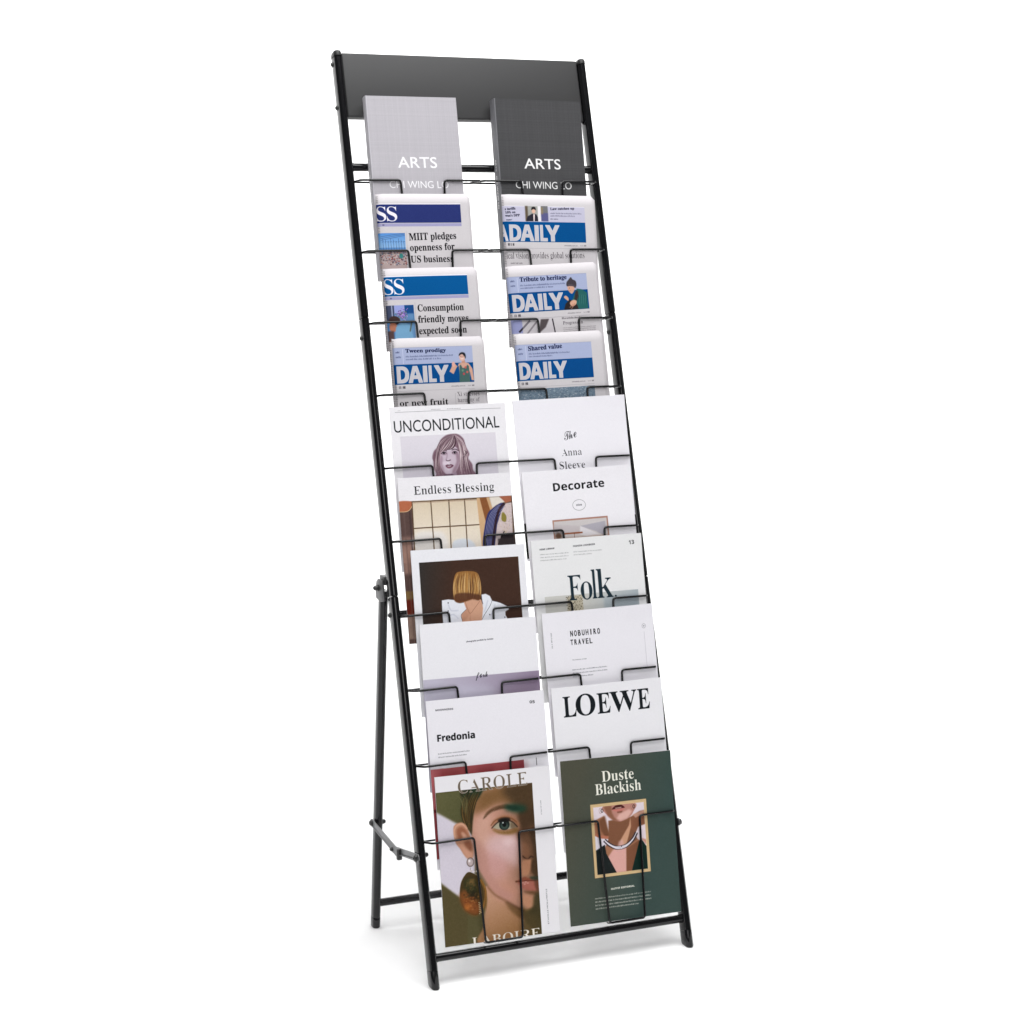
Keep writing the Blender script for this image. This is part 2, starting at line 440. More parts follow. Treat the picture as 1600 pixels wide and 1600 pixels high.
V, Fc = [], []; sweep(V, Fc, [(.0065, FY-.003, .0430), (.4505, FY-.003, .0430)], .0068, 20)
autosmooth(mesh('rear_crossbar', V, Fc, M['black'], rack), 40)

def plate(name, outline, x, th, m, parent, holes=()):
    """flat bar in the y-z plane with bevelled rim"""
    n = len(outline); V = [Vector((x-th/2, y, z)) for y, z in outline]+[Vector((x+th/2, y, z)) for y, z in outline]
    Fc = [tuple(range(n)), tuple(range(2*n-1, n-1, -1))]+[(i, (i+1) % n, n+(i+1) % n, n+i) for i in range(n)]
    o = mesh(name, V, Fc, m, parent); bm = bmesh.new(); bm.from_mesh(o.data); bmesh.ops.recalc_face_normals(bm, faces=bm.faces)
    ed = [e for e in bm.edges if abs(e.calc_face_angle(0)) > .9]; bmesh.ops.bevel(bm, geom=ed, offset=th*.22, segments=2, affect='EDGES', profile=.5)
    bm.to_mesh(o.data); bm.free(); return autosmooth(o, 50)
def bar_outline(a, b, w0, w1):
    a, b = Vector(a), Vector(b); d = (b-a).normalized(); n = Vector((-d.y, d.x)); out = []
    for k in range(9):
        t = math.pi/2+math.pi*k/8; out.append(a+(d*math.cos(t)+n*math.sin(t))*w0)
    for k in range(9):
        t = -math.pi/2+math.pi*k/8; out.append(b+(d*math.cos(t)+n*math.sin(t))*w1)
    return [tuple(p) for p in out]
for side, X in ((-1, .0010), (1, .4560)):
    # hinge bracket joining rail back and leg top
    hx = X+side*.0085
    hb = plate('hinge_bracket', [(.1950, .588), (.2150, .583), (.2365, .586), (.2390, .600), (.2350, .6140), (.2270, .6200), (.2040, .6200)], hx, .0024, M['hinge'], rack)
    V, Fc = [], []; box(V, Fc, X-.006, X+.006, .2050, .2290, .6120, .6260); bevel(mesh('hinge_block', V, Fc, M['hinge'], rack), .0015)
    V, Fc = [], []; dome(V, Fc, (hx+side*.0012, .2245, .6050), (side, 0, 0), .0046, .0085)
    autosmooth(mesh('hinge_bolt', V, Fc, M['bolt'], rack), 35)
    # folding brace: two channel arms and a locking joint
    bx = X+side*(.0100 if side < 0 else .0082)
    br = bpy.data.objects.new('folding_brace', None); COL.objects.link(br); br.parent = rack
    plate('brace_arm', bar_outline((.2650, .1920), (.1400, .1790), .0068, .0078), bx, .0018, M['zinc'], br)
    plate('brace_arm', bar_outline((.1650, .1765), (.0500, .1990), .0064, .0064), bx-side*.0024, .0018, M['zinc'], br)
    V, Fc = [], []
    for (a, b) in (((.262, .1870), (.165, .1765)),):
        sweep(V, Fc, [(bx+side*.0012, a[0], a[1]), (bx+side*.0012, b[0], b[1])], .0011, 8)
    for (a, b) in (((.135, .1775), (.056, .1945)),):
        sweep(V, Fc, [(bx+side*.0002, a[0], a[1]), (bx+side*.0002, b[0], b[1])], .0011, 8)
    autosmooth(mesh('brace_rib', V, Fc, M['zinc'], br), 60)
    V, Fc = [], []; box(V, Fc, bx-.0045, bx+.0045, .1270, .1345, .1700, .1890); bevel(mesh('brace_lock', V, Fc, M['bolt'], br), .0022)
    for (y, z, r) in ((.2650, .1920, .0050), (.0500, .1990, .0056), (.1620, .1785, .0034)):
        V, Fc = [], []; dome(V, Fc, (bx+side*.0010, y, z), (side, 0, 0), r*(1 if side < 0 else .7), .0042 if side < 0 else .0018); autosmooth(mesh('brace_rivet', V, Fc, M['bolt'], br), 35)
    for (y, z) in ((.2650, .1920), (.0600, .1990)):
        V, Fc = [], []; dome(V, Fc, (X-side*.0062, y, z), (-side, 0, 0), .0042, .0075); autosmooth(mesh('brace_nut', V, Fc, M['bolt'], br), 35)
    # bolts through the rails
    for s, n in ((1.5290, -.004), (1.4530, -.004), (1.0560, -.002), (.5955, -.006)):
        XX = (LX if side < 0 else RX)(s); V, Fc = [], []
        dome(V, Fc, F(XX+side*.0060, s, n), (side, 0, 0), .0040, .0036); autosmooth(mesh('rail_bolt', V, Fc, M['bolt'], rack), 35)
        if side > 0 and s < 1.2:
            V, Fc = [], []; dome(V, Fc, F(XX-.0060, s, n), (-1, 0, 0), .0040, .0036); autosmooth(mesh('rail_bolt', V, Fc, M['bolt'], rack), 35)

# ------------------------------------------------------------------ papers
def item_matrix(it):
    sl = it['sl']; c = math.sqrt(1+sl*sl); u = (US+UN*sl)/c; n = (UN-US*sl)/c
    nt = it['nb']+it['th']+sl*(it['top']-it['sb']); T = UX*it['x']+US*it['top']+UN*nt
    ca, sa = math.cos(it['ang']), math.sin(it['ang']); ex = UX*ca+u*sa; ez = u*ca-UX*sa
    o = T-ez*it['h']-n*it['th']; m = Matrix((ex, -n, ez)).transposed().to_4x4(); m.translation = o; return m
def sheet(name, w, h, y, th, m, parent, bow=0, ox=0, oz=0, uvw=None, nx=10, nz=12, curl=0, side=None, skew=0):
    """thin sheet with thickness, facing -Y, x centred; y is the front face"""
    V, uv, Fc, mi = [], [], [], []
    for layer in (0, 1):
        for j in range(nz+1):
            for i in range(nx+1):
                a, b = i/nx, j/nz; x = (a-.5)*w; z = b*h
                dy = -bow*(4*a*(1-a))*(.4+.6*b)-curl*max(0, b-.8)**2*25*(.5+a)
                V.append(Vector((x+ox+skew*b, y+dy+layer*th, z+oz))); uv.append((a, b))
    n = (nx+1)*(nz+1); R_ = nx+1
    for j in range(nz):
        for i in range(nx):
            q = j*R_+i; Fc.append((q, q+1, q+1+R_, q+R_)); mi.append(0); Fc.append((n+q, n+q+R_, n+q+1+R_, n+q+1)); mi.append(1)
    for j in range(nz):
        q = j*R_; Fc.append((q, q+R_, n+q+R_, n+q)); q += nx; Fc.append((q, n+q, n+q+R_, q+R_)); mi += [1, 1]
    for i in range(nx):
        Fc.append((i, n+i, n+i+1, i+1)); q = nz*R_+i; Fc.append((q, q+1, n+q+1, n+q)); mi += [1, 1]
    return mesh(name, V, Fc, [m, side or M['pages']], parent, uv=uv, mi=mi, smooth=False)
def magazine(key, pr, label, rough=.42, backcol=None):
    it = ITEMS[key]; w, h, th = it['w'], it['h'], it['th']; g = random.Random(key)
    root = empty('magazine', item_matrix(it)); tag(root, label, 'magazine')
    m = pr.material('cover_print', rough=rough, spec=.16)
    bow = .0006+g.random()*.0009
    sheet('front_cover', w, h, -th, .0004, m, root, bow=bow, curl=.0012*g.random())
    k = 5; t = (th-.0012)/k
    V, Fc, mi = [], [], []
    for q in range(k):      # sections of leaves, each fanned out a hair differently
        e = .0008*g.random(); y0 = -th+.0006+q*t
        for a in range(8):
            x0 = -w/2+.0006+w*(a/8)*.996; x1 = -w/2+.0006+w*((a+1)/8)*.996
            if a == 7: x1 += e-.0006
            b0 = bow*4*(a/8)*(1-a/8)*.7; b1 = bow*4*((a+1)/8)*(1-(a+1)/8)*.7; bb = len(V)
            z0, z1 = -.0002-e*.4, h-.0008+e*.5
            for z in (z0, z1):
                V += [Vector((x0, y0-b0, z)), Vector((x1, y0-b1, z)), Vector((x1, y0-b1+t*.86, z)), Vector((x0, y0-b0+t*.86, z))]
            for f in ((0, 1, 5, 4), (2, 3, 7, 6), (0, 3, 2, 1), (4, 5, 6, 7))+(((1, 2, 6, 5),) if a == 7 else ())+(((3, 0, 4, 7),) if a == 0 else ()): Fc.append(tuple(bb+i for i in f))
    mesh('page_block', V, Fc, M['pages'], root)
    sheet('back_cover', w, h, -.0004, .0004, M['pages'], root, bow=bow*.5, ox=.0005)
    return root
def newspaper(key, pr, label, wrap=.013):
    it = ITEMS[key]; w, h, th = it['w'], it['h'], it['th']; g = random.Random(key)
    root = empty('newspaper', item_matrix(it)); tag(root, label, 'newspaper', 'folded newspapers in the rack')
    m = pr.material('newsprint_front', rough=.9, spec=.05, bump=.12, bscale=700)
    M.setdefault('news', mat('newsprint', (.66, .64, .645), .85, .15, bump=.3, bscale=500))
    def leaf(name, y, tt, mm, ox, oz, ww, r, left_wrap, rc=.007, amp=.00050, ph=0.0):
        nx, nz = 26, 16; V, uv, Fc, mi = [], [], [], []
        for lay in (0, 1):
            for j in range(nz+1):
                for i in range(nx+1):
                    tot = ww+left_wrap; d = i/nx*tot; b = j/nz
                    # sheets round the left fold, then run flat
                    if d < left_wrap:
                        a = (left_wrap-d)/r; x = -ww/2+r-math.sin(min(a, math.pi))*r-(0); yy = y+r-math.cos(min(a, math.pi))*r
                        nxm, nym = math.sin(min(a, math.pi)), math.cos(min(a, math.pi)); x += 0
                    else: x = -ww/2+r*0+(d-left_wrap)+(r if left_wrap else 0)*0; yy = y; nxm, nym = 0, 1
                    if left_wrap and d >= left_wrap: x = -ww/2+(d-left_wrap)*(1)+0
                    if left_wrap and d < left_wrap: x -= r
                    zt = h; e1 = ww/2-x; e0 = x+ww/2
                    if b > .9:
                        if e1 < rc: zt -= rc-math.sqrt(max(0, rc*rc-(rc-e1)**2))
                        if 0 <= e0 < rc*.5: zt -= .5*(rc*.5-math.sqrt(max(0, (rc*.5)**2-(rc*.5-e0)**2)))
                    bulge = amp*math.sin(x*38+ph)*b+amp*.8*math.sin(b*9+ph*2)-.0010*(4*(i/nx)*(1-i/nx))*b
                    topc = .0007*max(0, (b-.93)/.07)**2
                    V.append(Vector((x+ox+nxm*lay*tt, yy+bulge*nym+topc+nym*lay*tt, b*zt+oz))); uv.append((d/tot if left_wrap else (d+wrap)/(ww+wrap), b*zt/h))
        n = (nx+1)*(nz+1); R_ = nx+1
        for j in range(nz):
            for i in range(nx):
                q = j*R_+i; Fc.append((q, q+1, q+1+R_, q+R_)); mi.append(0); Fc.append((n+q, n+q+R_, n+q+1+R_, n+q+1)); mi.append(1)
        for j in range(nz):
            q = j*R_; Fc.append((q, q+R_, n+q+R_, n+q)); q += nx; Fc.append((q, n+q, n+q+R_, q+R_)); mi += [1, 1]
        for i in range(nx):
            Fc.append((i, n+i, n+i+1, i+1)); q = nz*R_+i; Fc.append((q, q+1, n+q+1, n+q)); mi += [1, 1]
        return mesh(name, V, Fc, [mm, M['news']], root, uv=uv, mi=mi, smooth=True)
    leaf('front_page', -th, .0003, m, 0, 0, w, th*.46, wrap, ph=g.random()*6)
    for q in range(4):
        leaf('inner_sheet', -th+.0013+q*.00135, .0005, M['news'], .0012+.0012*(q % 2)+g.random()*.0012, -.0008-g.random()*.0018, w-.004, .001, 0, ph=g.random()*6, rc=.006, amp=.0001)
    leaf('back_page', -.0012, .0004, M['news'], .0022, -.001, w-.003, .001, 0, ph=g.random()*6, amp=.0001)
    return root
def book(key, pr, spine, label, cloth):
    it = ITEMS[key]; w, h, th = it['w'], it['h'], it['th']
    root = empty('book', item_matrix(it)); tag(root, label, 'book', None)
    m = pr.material('book_cover_print', rough=.62, spec=.3, bump=.35, bscale=1400); ms = spine.material('book_spine_print', rough=.6, spec=.3, bump=.3, bscale=1400)
    sheet('front_cover', w, h, -th, .0022, m, root, side=cloth, nx=4, nz=4)
    sheet('back_cover', w, h, -.0022, .0022, cloth, root, side=cloth, nx=2, nz=2)
    # spine: slightly proud and rounded
    V, uv, Fc = [], [], []
    for j in range(2):
        for i in range(9):
            a = i/8; x = -w/2-.0003-.0009*math.sin(a*math.pi); y = -th*(a)+(-.0001 if i == 8 else 0); V.append(Vector((x, y, j*h))); uv.append((a, j))
    for j in range(2):
        for i in range(9):
            a = i/8; V.append(Vector((-w/2+.0015, -th*a, j*h))); uv.append((a, j))
    for i in range(8): Fc += [(i, i+1, i+10, i+9), (18+i, 27+i, 28+i, 19+i), (i, 18+i, 19+i, i+1), (9+i, 10+i, 28+i, 27+i)]
    Fc += [(0, 9, 27, 18), (8, 26, 35, 17)]
    mesh('spine', V, Fc, ms, root, uv=uv, smooth=False)
    V, Fc = [], []; box(V, Fc, -w/2+.0016, w/2-.003, -th+.0023, -.0023, .003, h-.0035); mesh('page_block', V, Fc, M['pages'], root)
    return root
# every paper: centre x, height of its top edge up the rack, size, thickness, lean and turn (metres)
ITEMS = {
    'L1': dict(x=0.11878, top=1.46170, w=0.16171, h=0.31100, th=0.01600, sl=0.08000, nb=-0.00590, sb=1.15184, ang=0.00199),
    'L2': dict(x=0.12228, top=1.29179, w=0.16240, h=0.26200, th=0.00880, sl=0.12500, nb=-0.00580, sb=1.03033, ang=0.00499),
    'L3': dict(x=0.12114, top=1.16476, w=0.16246, h=0.26200, th=0.00800, sl=0.12500, nb=-0.00500, sb=0.90883, ang=0.01323),
    'L4': dict(x=0.12065, top=1.04573, w=0.15865, h=0.26200, th=0.00720, sl=0.12500, nb=-0.00420, sb=0.78732, ang=0.00279),
    'L5': dict(x=0.12304, top=0.93173, w=0.20483, h=0.26950, th=0.00280, sl=0.09000, nb=0.00520, sb=0.66581, ang=0.00009),
    'L6': dict(x=0.12066, top=0.81320, w=0.19951, h=0.26950, th=0.00280, sl=0.09000, nb=0.00520, sb=0.54430, ang=-0.00440),
    'L7': dict(x=0.13030, top=0.69320, w=0.20011, h=0.26950, th=0.00280, sl=0.09000, nb=0.00520, sb=0.42279, ang=-0.01022),
    'L8': dict(x=0.13352, top=0.57165, w=0.20418, h=0.26950, th=0.00280, sl=0.09000, nb=0.00520, sb=0.30128, ang=-0.01434),
    'L9': dict(x=0.13115, top=0.44910, w=0.20671, h=0.26950, th=0.00280, sl=0.09000, nb=0.00520, sb=0.17977, ang=-0.00698),
    'L10': dict(x=0.12897, top=0.32644, w=0.20045, h=0.26950, th=0.00280, sl=0.09000, nb=0.00520, sb=0.05826, ang=-0.01606),
    'R1': dict(x=0.35167, top=1.46171, w=0.16230, h=0.31100, th=0.02100, sl=0.08000, nb=-0.01090, sb=1.15184, ang=-0.01465),
    'R2': dict(x=0.35259, top=1.29079, w=0.17026, h=0.26200, th=0.00800, sl=0.12500, nb=-0.00500, sb=1.03033, ang=-0.01574),
    'R3': dict(x=0.34291, top=1.16889, w=0.16649, h=0.26200, th=0.00850, sl=0.12500, nb=-0.00550, sb=0.90883, ang=0.03715),
    'R4': dict(x=0.34020, top=1.04918, w=0.16142, h=0.26200, th=0.00660, sl=0.12500, nb=-0.00360, sb=0.78732, ang=0.01765),
    'R5': dict(x=0.34396, top=0.93566, w=0.20891, h=0.26950, th=0.00280, sl=0.09000, nb=0.00520, sb=0.66581, ang=0.01564),
    'R6': dict(x=0.34212, top=0.81359, w=0.20260, h=0.26950, th=0.00280, sl=0.09000, nb=0.00520, sb=0.54430, ang=0.01579),
    'R7': dict(x=0.34518, top=0.69610, w=0.20511, h=0.26950, th=0.00280, sl=0.09000, nb=0.00520, sb=0.42279, ang=0.00089),
    'R8': dict(x=0.34925, top=0.57416, w=0.20491, h=0.26950, th=0.00280, sl=0.09000, nb=0.00520, sb=0.30128, ang=0.00701),
    'R9': dict(x=0.34988, top=0.44897, w=0.20307, h=0.26950, th=0.00280, sl=0.09000, nb=0.00520, sb=0.17977, ang=0.00011),
    'R10': dict(x=0.35072, top=0.32754, w=0.20352, h=0.26950, th=0.00280, sl=0.09000, nb=0.00520, sb=0.05826, ang=-0.01745),
}
# ------------------------------------------------------------------ cover art (millimetres from the top left corner of each cover)
K = (28, 27, 30); WHITE = (235, 233, 237)
def photo_noise(p, amp=.012): p.grain(amp*.7, 0); p.grain(amp*.4, 2)

def art_unconditional():
    p = Print(204.8, 269.5, WHITE)
    p.rect(9, 8.6, 196, 9.1, (120, 118, 124)); p.micro(14, 7, 22, 1, 2, K, .8, .6, 3); p.micro(72, 7.2, 90, 1, 2, K, .8, .7, 4); p.micro(100, 7.2, 128, 1, 2, K, .8, .7, 5)
    p.text('UNCONDITIONAL', 'D', [(5.7, 42.1), (191.6, 41.1), (6.9, 23.2)], (20, 22, 28))
    Q = [(14.8, 48.8), (183.5, 48.8)]
    x0, y0, x1 = Q[0][0], Q[0][1], Q[1][0]
    p.grad([(x0, y0), (x1, y0), (x1, 240), (x0, 240)], (226, 222, 229), (214, 210, 220), (x0, y0), (x0, 200))
    p.poly([(68.8, 183.7), (65.1, 128.0), (75.9, 120.7), (96.3, 120.1), (109.9, 119.3), (133.5, 123.7), (156.1, 140.9), (160.5, 189.3)], (70, 62, 72), 1, .8, True)
    p.poly([(109.2, 48.2), (95.4, 50.0), (84.6, 57.5), (78.6, 68.4), (71.2, 76.0), (67.8, 86.9), (71.3, 95.0), (68.9, 102.8), (73.2, 112.6), (74.2, 120.6), (142.1, 124.2), (138.2, 109.6), (137.3, 99.9), (131.3, 90.0), (133.7, 82.1), (128.6, 70.7), (125.5, 57.8), (117.6, 50.2)], (142, 116, 128), 1, .5, True)
    dk = [C((92, 68, 80)), C((120, 92, 104)), C((175, 150, 158)), C((200, 178, 184)), C((105, 80, 92))]
    cols = [tuple(c*255) for c in dk]
    p.strands(([(107.4, 49.0), (84.2, 62.3), (72.5, 80.8), (69.2, 99.7), (74.2, 120.6)], [(109.1, 49.0), (90.7, 65.7), (81.8, 81.2), (79.0, 103.3), (86.1, 119.6)]), 90, .7, cols, .8)
    p.strands(([(110.9, 48.8), (123.4, 62.5), (132.0, 82.1), (127.3, 96.2), (138.8, 122.4)], [(110.0, 49.1), (114.7, 63.7), (118.2, 83.0), (115.1, 98.8), (118.3, 121.3)]), 90, .7, cols, .8)
    p.grad([(85.7, 75.1), (81.7, 84.4), (81.7, 95.5), (84.7, 106.0), (91.8, 112.7), (99.3, 113.9), (107.4, 108.8), (113.8, 98.7), (116.0, 84.5), (113.0, 73.2), (105.8, 68.0), (95.5, 69.2)], (226, 214, 224), (196, 180, 194), [(86.0, 81.4)][0], [(114.8, 102.0)][0], 1, .5, True)
    p.poly([(88.5, 111.8), (107.5, 108.0), (109.8, 120.9), (89.4, 121.4)], (170, 152, 166), .9, .8)
    p.strands(([(109.0, 50.6), (97.9, 61.3), (86.8, 71.9), (81.9, 79.6)], [(110.7, 50.7), (111.3, 63.5), (105.4, 72.8), (96.7, 75.6)]), 60, .8, cols, .5, .8)
    p.strands(([(112.4, 50.8), (118.1, 63.8), (118.7, 76.6), (117.1, 86.1)], [(110.6, 52.3), (113.0, 63.6), (114.0, 71.6), (114.5, 76.4)]), 30, .8, cols, .4, .8)
    for e in ([(87.5, 79.9), (108.6, 79.8)]):
        p.ell(e, 4.2, 2.0, (96, 74, 88), .85, .5); p.ell(e, 2.4, 1.0, (214, 204, 212), .9, .2); p.ell(e, 1.4, 1.4, (34, 26, 34), 1, .15); p.line([(e[0]-4, e[1]-.2), (e[0], e[1]-1.7), (e[0]+4, e[1])], .5, (50, 38, 46), .9, .1, True)
    for b in ([(82.2, 75.7), (88.3, 73.9), (93.2, 76.2)], [(102.6, 75.9), (108.7, 73.8), (113.6, 76.4)]): p.line(b, .9, (84, 62, 74), .9, .3, True)
    p.line([(96.3, 80.3), (94.4, 88.2), (92.7, 92.1)], .7, (168, 148, 162), .7, .4, True); p.line([(92.7, 92.6), (95.9, 94.3), (100.0, 92.3)], .8, (130, 104, 118), .8, .3, True)
    p.poly([(89.4, 101.0), (94.7, 98.7), (97.2, 99.5), (99.8, 98.7), (104.4, 100.5), (100.2, 103.6), (94.2, 104.4)], (142, 96, 112), .95, .3, True); p.line([(90.2, 101.1), (97.0, 101.1), (103.9, 100.6)], .4, (84, 52, 64), .9, .1, True)
    lt = [(220, 204, 208), (236, 224, 226), (150, 118, 130), (84, 60, 70), (58, 40, 50)]; f_ = 4.645
    p.poly([(83.3, 82.5), (80.6, 93.8), (83.3, 105.3), (89.9, 113.6), (99.5, 115.3), (108.6, 108.9), (114.5, 97.7), (116.4, 84.1), (112.6, 75.9), (100.8, 71.9), (90.8, 74.9)], (208, 194, 206), 1, .5, True)
    p.poly([(109.9, 79.2), (116.4, 84.1), (114.5, 97.7), (108.6, 108.9), (100.8, 114.9), (102.7, 106.3), (109.8, 95.2)], (164, 140, 154), .9, 1.4, True); p.poly([(83.3, 82.5), (80.6, 93.8), (83.3, 105.3), (87.2, 110.5), (85.1, 98.6), (86.1, 87.2)], (172, 148, 162), .8, 1.0, True)
    p.ell([(94.8, 99.0)][0], 3.0, 9, (236, 228, 236), .7, 1.4); p.ell([(88.9, 96.5)][0], 4, 3, (230, 218, 228), .7, 1.4); p.ell([(98.4, 70.6)][0], 8, 4, (222, 210, 220), .7, 2)
    p.poly([(87.4, 114.6), (100.8, 114.2), (106.4, 120.2), (84.6, 119.1)], (110, 88, 102), .9, .8)
    for e, r in (([(88.9, 79.6)][0], 1), ([(107.9, 79.6)][0], 1)):
        p.ell(e, 5.0, 2.8, (128, 100, 116), .75, .9); p.ell(e, 3.0, 1.4, (206, 196, 206), 1, .2); p.ell(e, 1.7, 1.7, (36, 28, 36), 1, .2)
        p.line([(e[0]-4.2, e[1]+.8), (e[0]-1.5, e[1]-1.7), (e[0]+2, e[1]-1.6), (e[0]+4.2, e[1]+.5)], .9, (38, 28, 36), .95, .15, True)
    for b in ([(82.9, 76.1), (88.4, 74.1), (94.3, 76.2)], [(102.9, 75.2), (109.2, 73.7), (115.0, 76.7)]): p.line(b, 1.2, (70, 50, 60), .9, .3, True)
    p.line([(94.7, 79.6), (93.8, 85.3), (91.9, 90.2)], 1.2, (158, 134, 150), .8, .6, True); p.line([(91.4, 90.7), (94.6, 92.6), (100.1, 91.1)], 1.3, (88, 62, 76), .9, .4, True)
    p.poly([(89.8, 100.6), (93.6, 98.5), (96.5, 99.1), (99.5, 98.4), (104.2, 100.4), (100.5, 103.9), (94.3, 105.0)], (116, 74, 92), .95, .3, True); p.poly([(92.4, 101.0), (100.8, 100.5), (99.2, 102.0), (93.8, 102.2)], (232, 226, 232), .9, .2); p.ell([(95.6, 104.1)][0], 3, 1, (170, 128, 144), .8, .4)
    p.strands(([(107.6, 49.3), (87.4, 57.6), (77.7, 70.8), (75.2, 86.7), (70.3, 114.9)], [(108.8, 49.4), (91.6, 64.6), (83.7, 77.9), (79.7, 96.0), (83.6, 116.3)]), 120, .62, lt, .9, .9)
    p.strands(([(110.0, 49.4), (124.9, 61.6), (129.7, 77.8), (130.7, 94.0), (136.0, 119.0)], [(109.5, 49.4), (116.0, 65.7), (117.5, 81.9), (115.7, 97.8), (112.8, 117.1)]), 130, .62, lt, .9, .9)
    p.strands(([(108.8, 49.8), (99.3, 60.4), (88.6, 71.3), (81.9, 79.0)], [(110.0, 49.9), (111.3, 63.2), (105.6, 72.1), (93.3, 73.4)]), 110, .62, lt, .5, .9)
    p.strands(([(129.7, 77.8), (133.0, 81.5), (129.1, 84.7), (126.2, 89.2)], [(122.5, 75.2), (125.8, 80.0), (123.0, 84.4), (118.7, 91.1)]), 14, .6, lt, .4, .9)
    p.tone(x0, y0, x1, 240, 1.22); p.rect(x0, y0, x1, y0+.1, WHITE, 0)
    photo_noise(p, .008); return p

def art_blessing():
    p = Print(199.4, 269.5, WHITE); T = lambda x: x
    p.text('Endless Blessing', 'B', [(26.8, 28.3), (168.3, 28.1), (27.6, 14.7)], (34, 34, 38), thin=.34)
    Q = [(-1.7, 38.3)]; y0 = Q[0][1]
    p.rect(0, y0, 199.4, 269.5, (96, 78, 66))
    p.rect(0, y0, 26, 269.5, (88, 68, 64)); p.rect(0, y0+70, 24, y0+100, (150, 116, 104), 1, .6); p.rect(0, 184, 24, 200, (126, 100, 62), 1, 1); p.rect(0, 198, 24, 222, (104, 36, 24), 1, 1.2); p.rect(0, 222, 24, 262, (142, 118, 106), 1, 1)
    p.rect(0, y0+58, 60, y0+118, (158, 124, 112), .9, 2.5)
    p.line([(7, y0+18), (9, 269)], 1.5, (112, 90, 84), .8, .5); p.line([(17, y0+14), (18, 269)], 2.5, (66, 50, 48), .9, .8)
    p.poly([(-1.4, 38.3), (21.8, 38.7), (22.3, 43.5), (19.2, 50.4), (12.2, 54.7), (0.6, 54.8), (-2.5, 53.1)], (178, 104, 74), 1, .3, True)
    p.line([(22.4, 39.5), (22.0, 45.0), (18.3, 51.4), (11.4, 54.9), (-1.8, 54.7)], .9, (226, 196, 150), 1, .1, True)
    g = [(22.7, 38.0), (139.0, 39.4), (140.1, 119.8), (20.5, 118.6)]
    p.grad(g, (216, 200, 176), (236, 226, 212), g[0], g[3])
    p.poly([(24.2, 92.2), (54.5, 89.3), (74.2, 95.2), (75.5, 120.5), (23.8, 118.8)], (232, 228, 226), .8, 3, True)
    p.poly([(90.1, 107.2), (114.0, 105.5), (126.8, 115.8), (122.6, 125.1), (88.8, 122.9)], (214, 220, 230), .9, 1.2, True)
    for a in ([(22.1, 39.5), (138.1, 40.5)], [(21.0, 82.9), (141.4, 83.3)], [(22.5, 38.8), (20.8, 118.6)], [(54.8, 39.7), (54.5, 120.8)], [(86.3, 39.8), (84.1, 119.5)], [(113.9, 39.7), (112.8, 119.7)]):
        p.line(a, 1.9, (88, 68, 52)); p.line([(q[0]+.8, q[1]+.8) for q in a], .5, (150, 126, 100))
    p.line([(21.9, 41.6), (137.9, 42.7)], .8, (170, 140, 120))
    p.poly([(135.6, 39.2), (141.6, 39.1), (152.9, 79.2), (145.4, 97.9), (140.1, 119.8), (138.3, 121.3)], (205, 168, 128), 1, .4)
    p.poly([(140.8, 39.0), (153.6, 39.0), (160.3, 62.1), (148.6, 79.0)], (134, 84, 50), 1, .3); p.poly([(152.8, 39.0), (158.0, 38.8), (163.3, 57.4), (158.6, 62.0)], (196, 158, 118), 1, .3)
    p.poly([(158.0, 38.8), (176.1, 38.9), (187.4, 47.5), (169.7, 53.0), (162.5, 57.4)], (222, 214, 204), 1, .6)
    p.poly([(176.1, 38.6), (197.7, 38.5), (197.5, 47.3), (187.2, 49.9)], (164, 98, 74), 1, .4)
    p.poly([(178.6, 49.5), (166.0, 56.0), (154.1, 64.9), (146.3, 86.8), (141.0, 119.9), (160.6, 121.1), (166.2, 95.9), (175.3, 69.3), (185.2, 53.8)], (52, 56, 104), 1, .3, True)
    for k in range(7): p.line([(q[0]+k*2.3, q[1]+.5*k) for q in [(174.9, 52.5), (158.2, 66.7), (148.5, 91.7), (143.5, 120.0)]], .5, (196, 194, 214), .85, .1, True)
    p.line([(184.6, 50.6), (174.2, 61.2), (165.4, 84.7), (157.6, 120.9)], 4.4, (48, 32, 44), 1, .3, True)
    p.poly([(187.2, 50.7), (177.4, 64.6), (168.8, 84.9), (161.5, 121.2), (195.0, 123.3), (197.7, 49.7)], (206, 190, 190), 1, .4)
    g2 = np.random.default_rng(5); B = [(172.5, 61.1), (194.1, 113.6)]
    for _ in range(420):
        x = B[0][0]+g2.random()*(B[1][0]-B[0][0]+6); y = B[0][1]-9+g2.random()*64; c = [(90, 66, 70), (232, 226, 220), (150, 128, 84), (120, 84, 92), (188, 150, 120), (60, 48, 56), (214, 180, 176)][g2.integers(7)]
        a = g2.random()*6.3; l = 1+g2.random()*3; p.line([(x, y), (x+l*math.cos(a), y+l*math.sin(a))], .35+g2.random()*.9, c, .8, taper=True)
    p.poly([(180.8, 64.8), (186.3, 71.5), (184.7, 81.0), (177.9, 79.0), (177.7, 71.0)], (134, 122, 60), 1, .2, True)
    for k in range(5): p.line([(183.1, 100.1)][0:1]+[(([(183.1, 100.1)])[0][0]-10+6*k, ([(184.7, 81.0)])[0][1]+abs(k-2)*2)], 1.6, (206, 186, 128), .95, .1, taper=True)
    p.poly([(174.2, 102.8), (196.9, 100.9), (195.9, 123.3), (169.2, 121.6)], (48, 42, 46), 1, .4)
    p.line([(180.8, 96.8), (167.7, 118.4)], 1.8, (30, 24, 26), 1, .1); p.rect(168, y0+70, 199.4, 269.5, (58, 50, 52), .9, 1)
    p.rect(26, y0+85, 168, 269.5, (120, 98, 84), .9, 3); photo_noise(p, .012); return p

